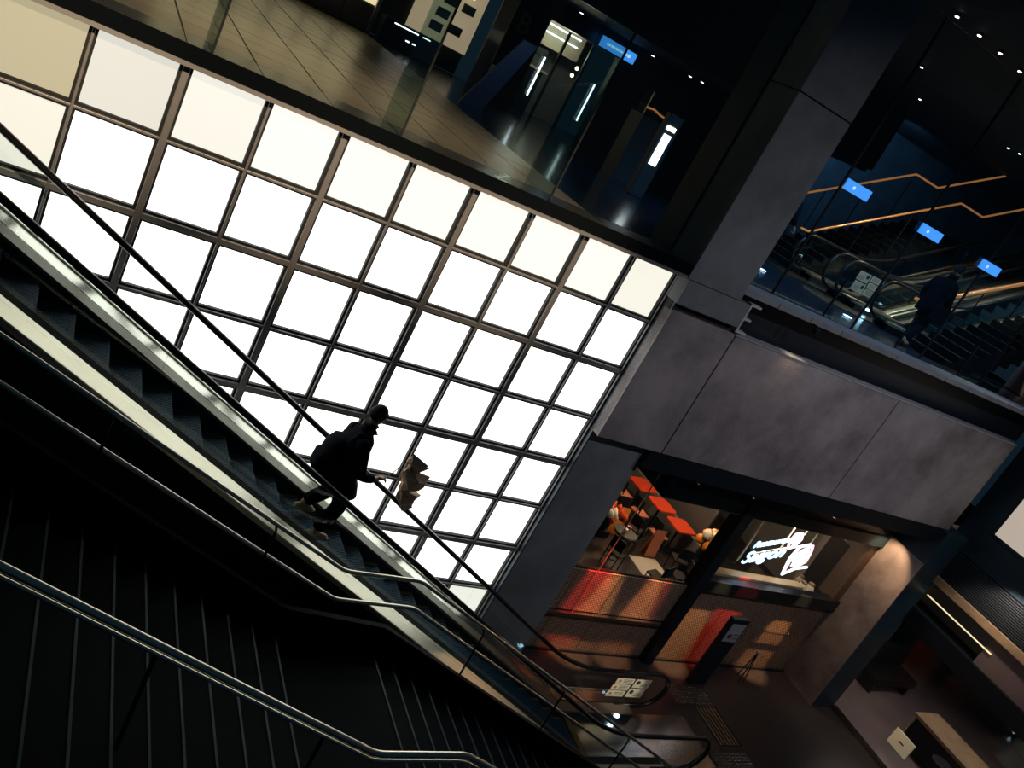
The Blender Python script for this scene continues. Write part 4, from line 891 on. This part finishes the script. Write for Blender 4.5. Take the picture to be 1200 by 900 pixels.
for k, (x, z) in enumerate(((1.95, 2.45), (4.1, 2.2), (4.05, 1.95))): MB().ball((x, 14.4, z), 0.06 if k else 0.09, 8).build('globe_lamp', 'lamp_warm', ir)
point('shop_interior_light', (3.3, 14.2, 2.6), 40, (1.0, 0.9, 0.65), 0.1)
bs = empty('blue_shop_sign', (3.95, 12.6, 3.0), 'long lit blue sign above the back doorway', 'sign')
MB().box((3.45, 12.55, 3.02), (4.75, 12.62, 3.32)).build('sign_face', 'sign_blue', bs)
for k in range(5): MB().box((3.65 + k * 0.16, 12.535, 3.14), (3.78 + k * 0.16, 12.55, 3.20)).build('lettering', 'sign_blue_ink', bs)
MB().tube([(4.5, 12.55, 3.17), (4.5, 12.53, 3.17)], 0.05, 10).build('pictogram', 'sign_blue_ink', bs)
for x in (3.6, 4.6): MB().tube([(x, 12.6, 3.32), (x, 12.6, 3.55)], 0.012, 6).build('hanger', 'black_steel', bs)
lt = box('letter_panel', (0.55, 12.3, 1.2), (1.35, 12.4, 3.3), 'black_matte', label='tall black panel carrying a dim letter B', cat='sign panel')
mat('dim_yellow', (0.16, 0.13, 0.05), 0.6); text('lettering', 'B', 0.8, (0.70, 12.285, 2.25), 'dim_yellow', lt)
mat('board_blue', (0.018, 0.035, 0.08), 0.6)
ls = empty('leaning_board', (-0.6, 8.6, ZU), 'dark blue board leaning on the upper floor', 'board')
MB().add([(-1.35, 8.6, ZU), (-0.75, 8.6, ZU), (0.05, 8.95, 2.1), (-0.35, 8.95, 2.1), (-1.35, 8.66, ZU), (-0.75, 8.66, ZU), (0.05, 9.01, 2.1), (-0.35, 9.01, 2.1)], [(0, 1, 2, 3), (4, 5, 6, 7), (0, 1, 5, 4), (3, 2, 6, 7), (1, 2, 6, 5), (0, 3, 7, 4)]).build('board', 'board_blue', ls)
tm = empty('lit_totem', (2.6, 6.2, ZU), 'slim dark totem with a white light panel near the pier', 'totem')
MB().box((2.38, 6.02, ZU), (2.78, 6.2, 2.2), 0.01).build('body', 'navy_panel', tm); MB().box((2.47, 6.0, 1.0), (2.68, 6.02, 1.75)).build('light_panel', 'lamp_white', tm); MB().box((2.45, 6.0, 1.85), (2.70, 6.02, 1.95)).build('header_lamp', 'lamp_warm', tm)
cp = empty('display_case', (3.5, 8.2, ZU), 'dark display case with a wavy orange tube inside', 'display case')
MB().box((3.0, 8.0, ZU), (4.2, 8.6, 1.9)).build('plinth', 'navy_panel', cp); MB().box((3.0, 8.0, 1.9), (4.2, 8.6, 2.5)).build('glass_box', 'glass_smoke', cp)
MB().tube([(3.12, 8.2, 2.1), (3.35, 8.2, 2.13), (3.6, 8.2, 2.08), (3.85, 8.2, 2.06), (4.08, 8.2, 2.1)], 0.025, 6).build('tube_light', 'orange_rail', cp, smooth=True)
pc = empty('lit_gallery', (0, 17, ZU), 'warm lit wall with dark screens seen through the back opening', 'display wall')
MB().box((-0.6, 17.2, 0.9), (1.6, 17.3, 3.4)).build('board', 'gallery_glow', pc)
for x, z in ((0.35, 1.75), (0.30, 1.30), (0.95, 1.45), (0.45, 2.2), (1.1, 2.2)): MB().box((x - 0.22, 17.14, z - 0.14), (x + 0.22, 17.2, z + 0.14)).build('screen', 'navy_panel', pc)
MB().ball((1.0, 16.9, 2.6), 0.07, 8).build('globe_lamp', 'lamp_warm', pc)
lb = empty('console', (-1.2, 15.4, ZU), 'low dark console with thin white light lines', 'console')
MB().box((-1.8, 15.3, ZU), (0.1, 15.8, 0.95)).build('body', 'black_steel', lb)
for a, b, z in ((-1.5, -0.7, 0.86), (-0.55, -0.30, 0.86), (-1.0, -0.88, 0.55), (-0.78, -0.66, 0.55)): MB().box((a, 15.28, z), (b, 15.3, z + 0.03)).build('light_line', 'lamp_white', lb)
for i, (x, y, z) in enumerate(((2.2, 12.0, 3.48), (4.9, 12.0, 3.48), (6.0, 11.4, 3.48), (6.2, 11.0, 3.48))):
    d = empty('downlight', (x, y, z), 'tiny round downlight in the soffit, %s from the dim letter B' % ('first', 'second', 'third', 'fourth')[i], 'lamp', 'downlights in the shop soffit')
    MB().lathe([(0.05, -0.012), (0.05, 0.0)], (x, y, z), 10).build('lens', 'lamp_dot', d); MB().lathe([(0.07, 0.0), (0.07, 0.06)], (x, y, z), 10).build('ring', 'black_steel', d)
spot('upper_back_wash', (12.5, 8.6, 5.2), (15.0, 12.5, 2.0), 500, (0.25, 0.55, 1.0), 110)  # added blue fill for the dark far wall
spot('upper_floor_wash', (3.2, 1.6, 5.2), (5.5, 3.0, 0.2), 260, (0.20, 0.50, 1.0), 70)
spot('soffit_wash', (-0.6, 7.4, 3.4), (-0.5, 8.7, 0.8), 50, (0.5, 0.7, 1.0), 70)  # added bluish fill aimed at the leaning board
wl = empty('spot_lamp', (3.0, -0.44, 0.02), 'small black spot lamp on the slab edge above the concrete panels', 'lamp')  # fixture added to go with the warm light on the concrete panel
MB().lathe([(0.05, -0.04), (0.06, 0.06)], (3.0, -0.44, 0.02), 10).build('can', 'black_steel', wl); MB().box((2.98, -0.42, 0.08), (3.02, -0.28, 0.12)).build('arm', 'black_steel', wl)
spot('panel_wash', (3.0, -0.46, -0.05), (3.15, -0.30, -1.1), 26, (1.0, 0.72, 0.48), 70, 1.0)  # added warm light for the bright patch on the concrete

# ================================================================== scale the layout to metres
done = set()
for o in list(SC.objects):
    if o.type in ('MESH', 'EMPTY'):
        o.location = o.location * U
        if o.type == 'MESH' and o.data.name not in done:
            done.add(o.data.name); o.data.transform(Matrix.Scale(U, 4))
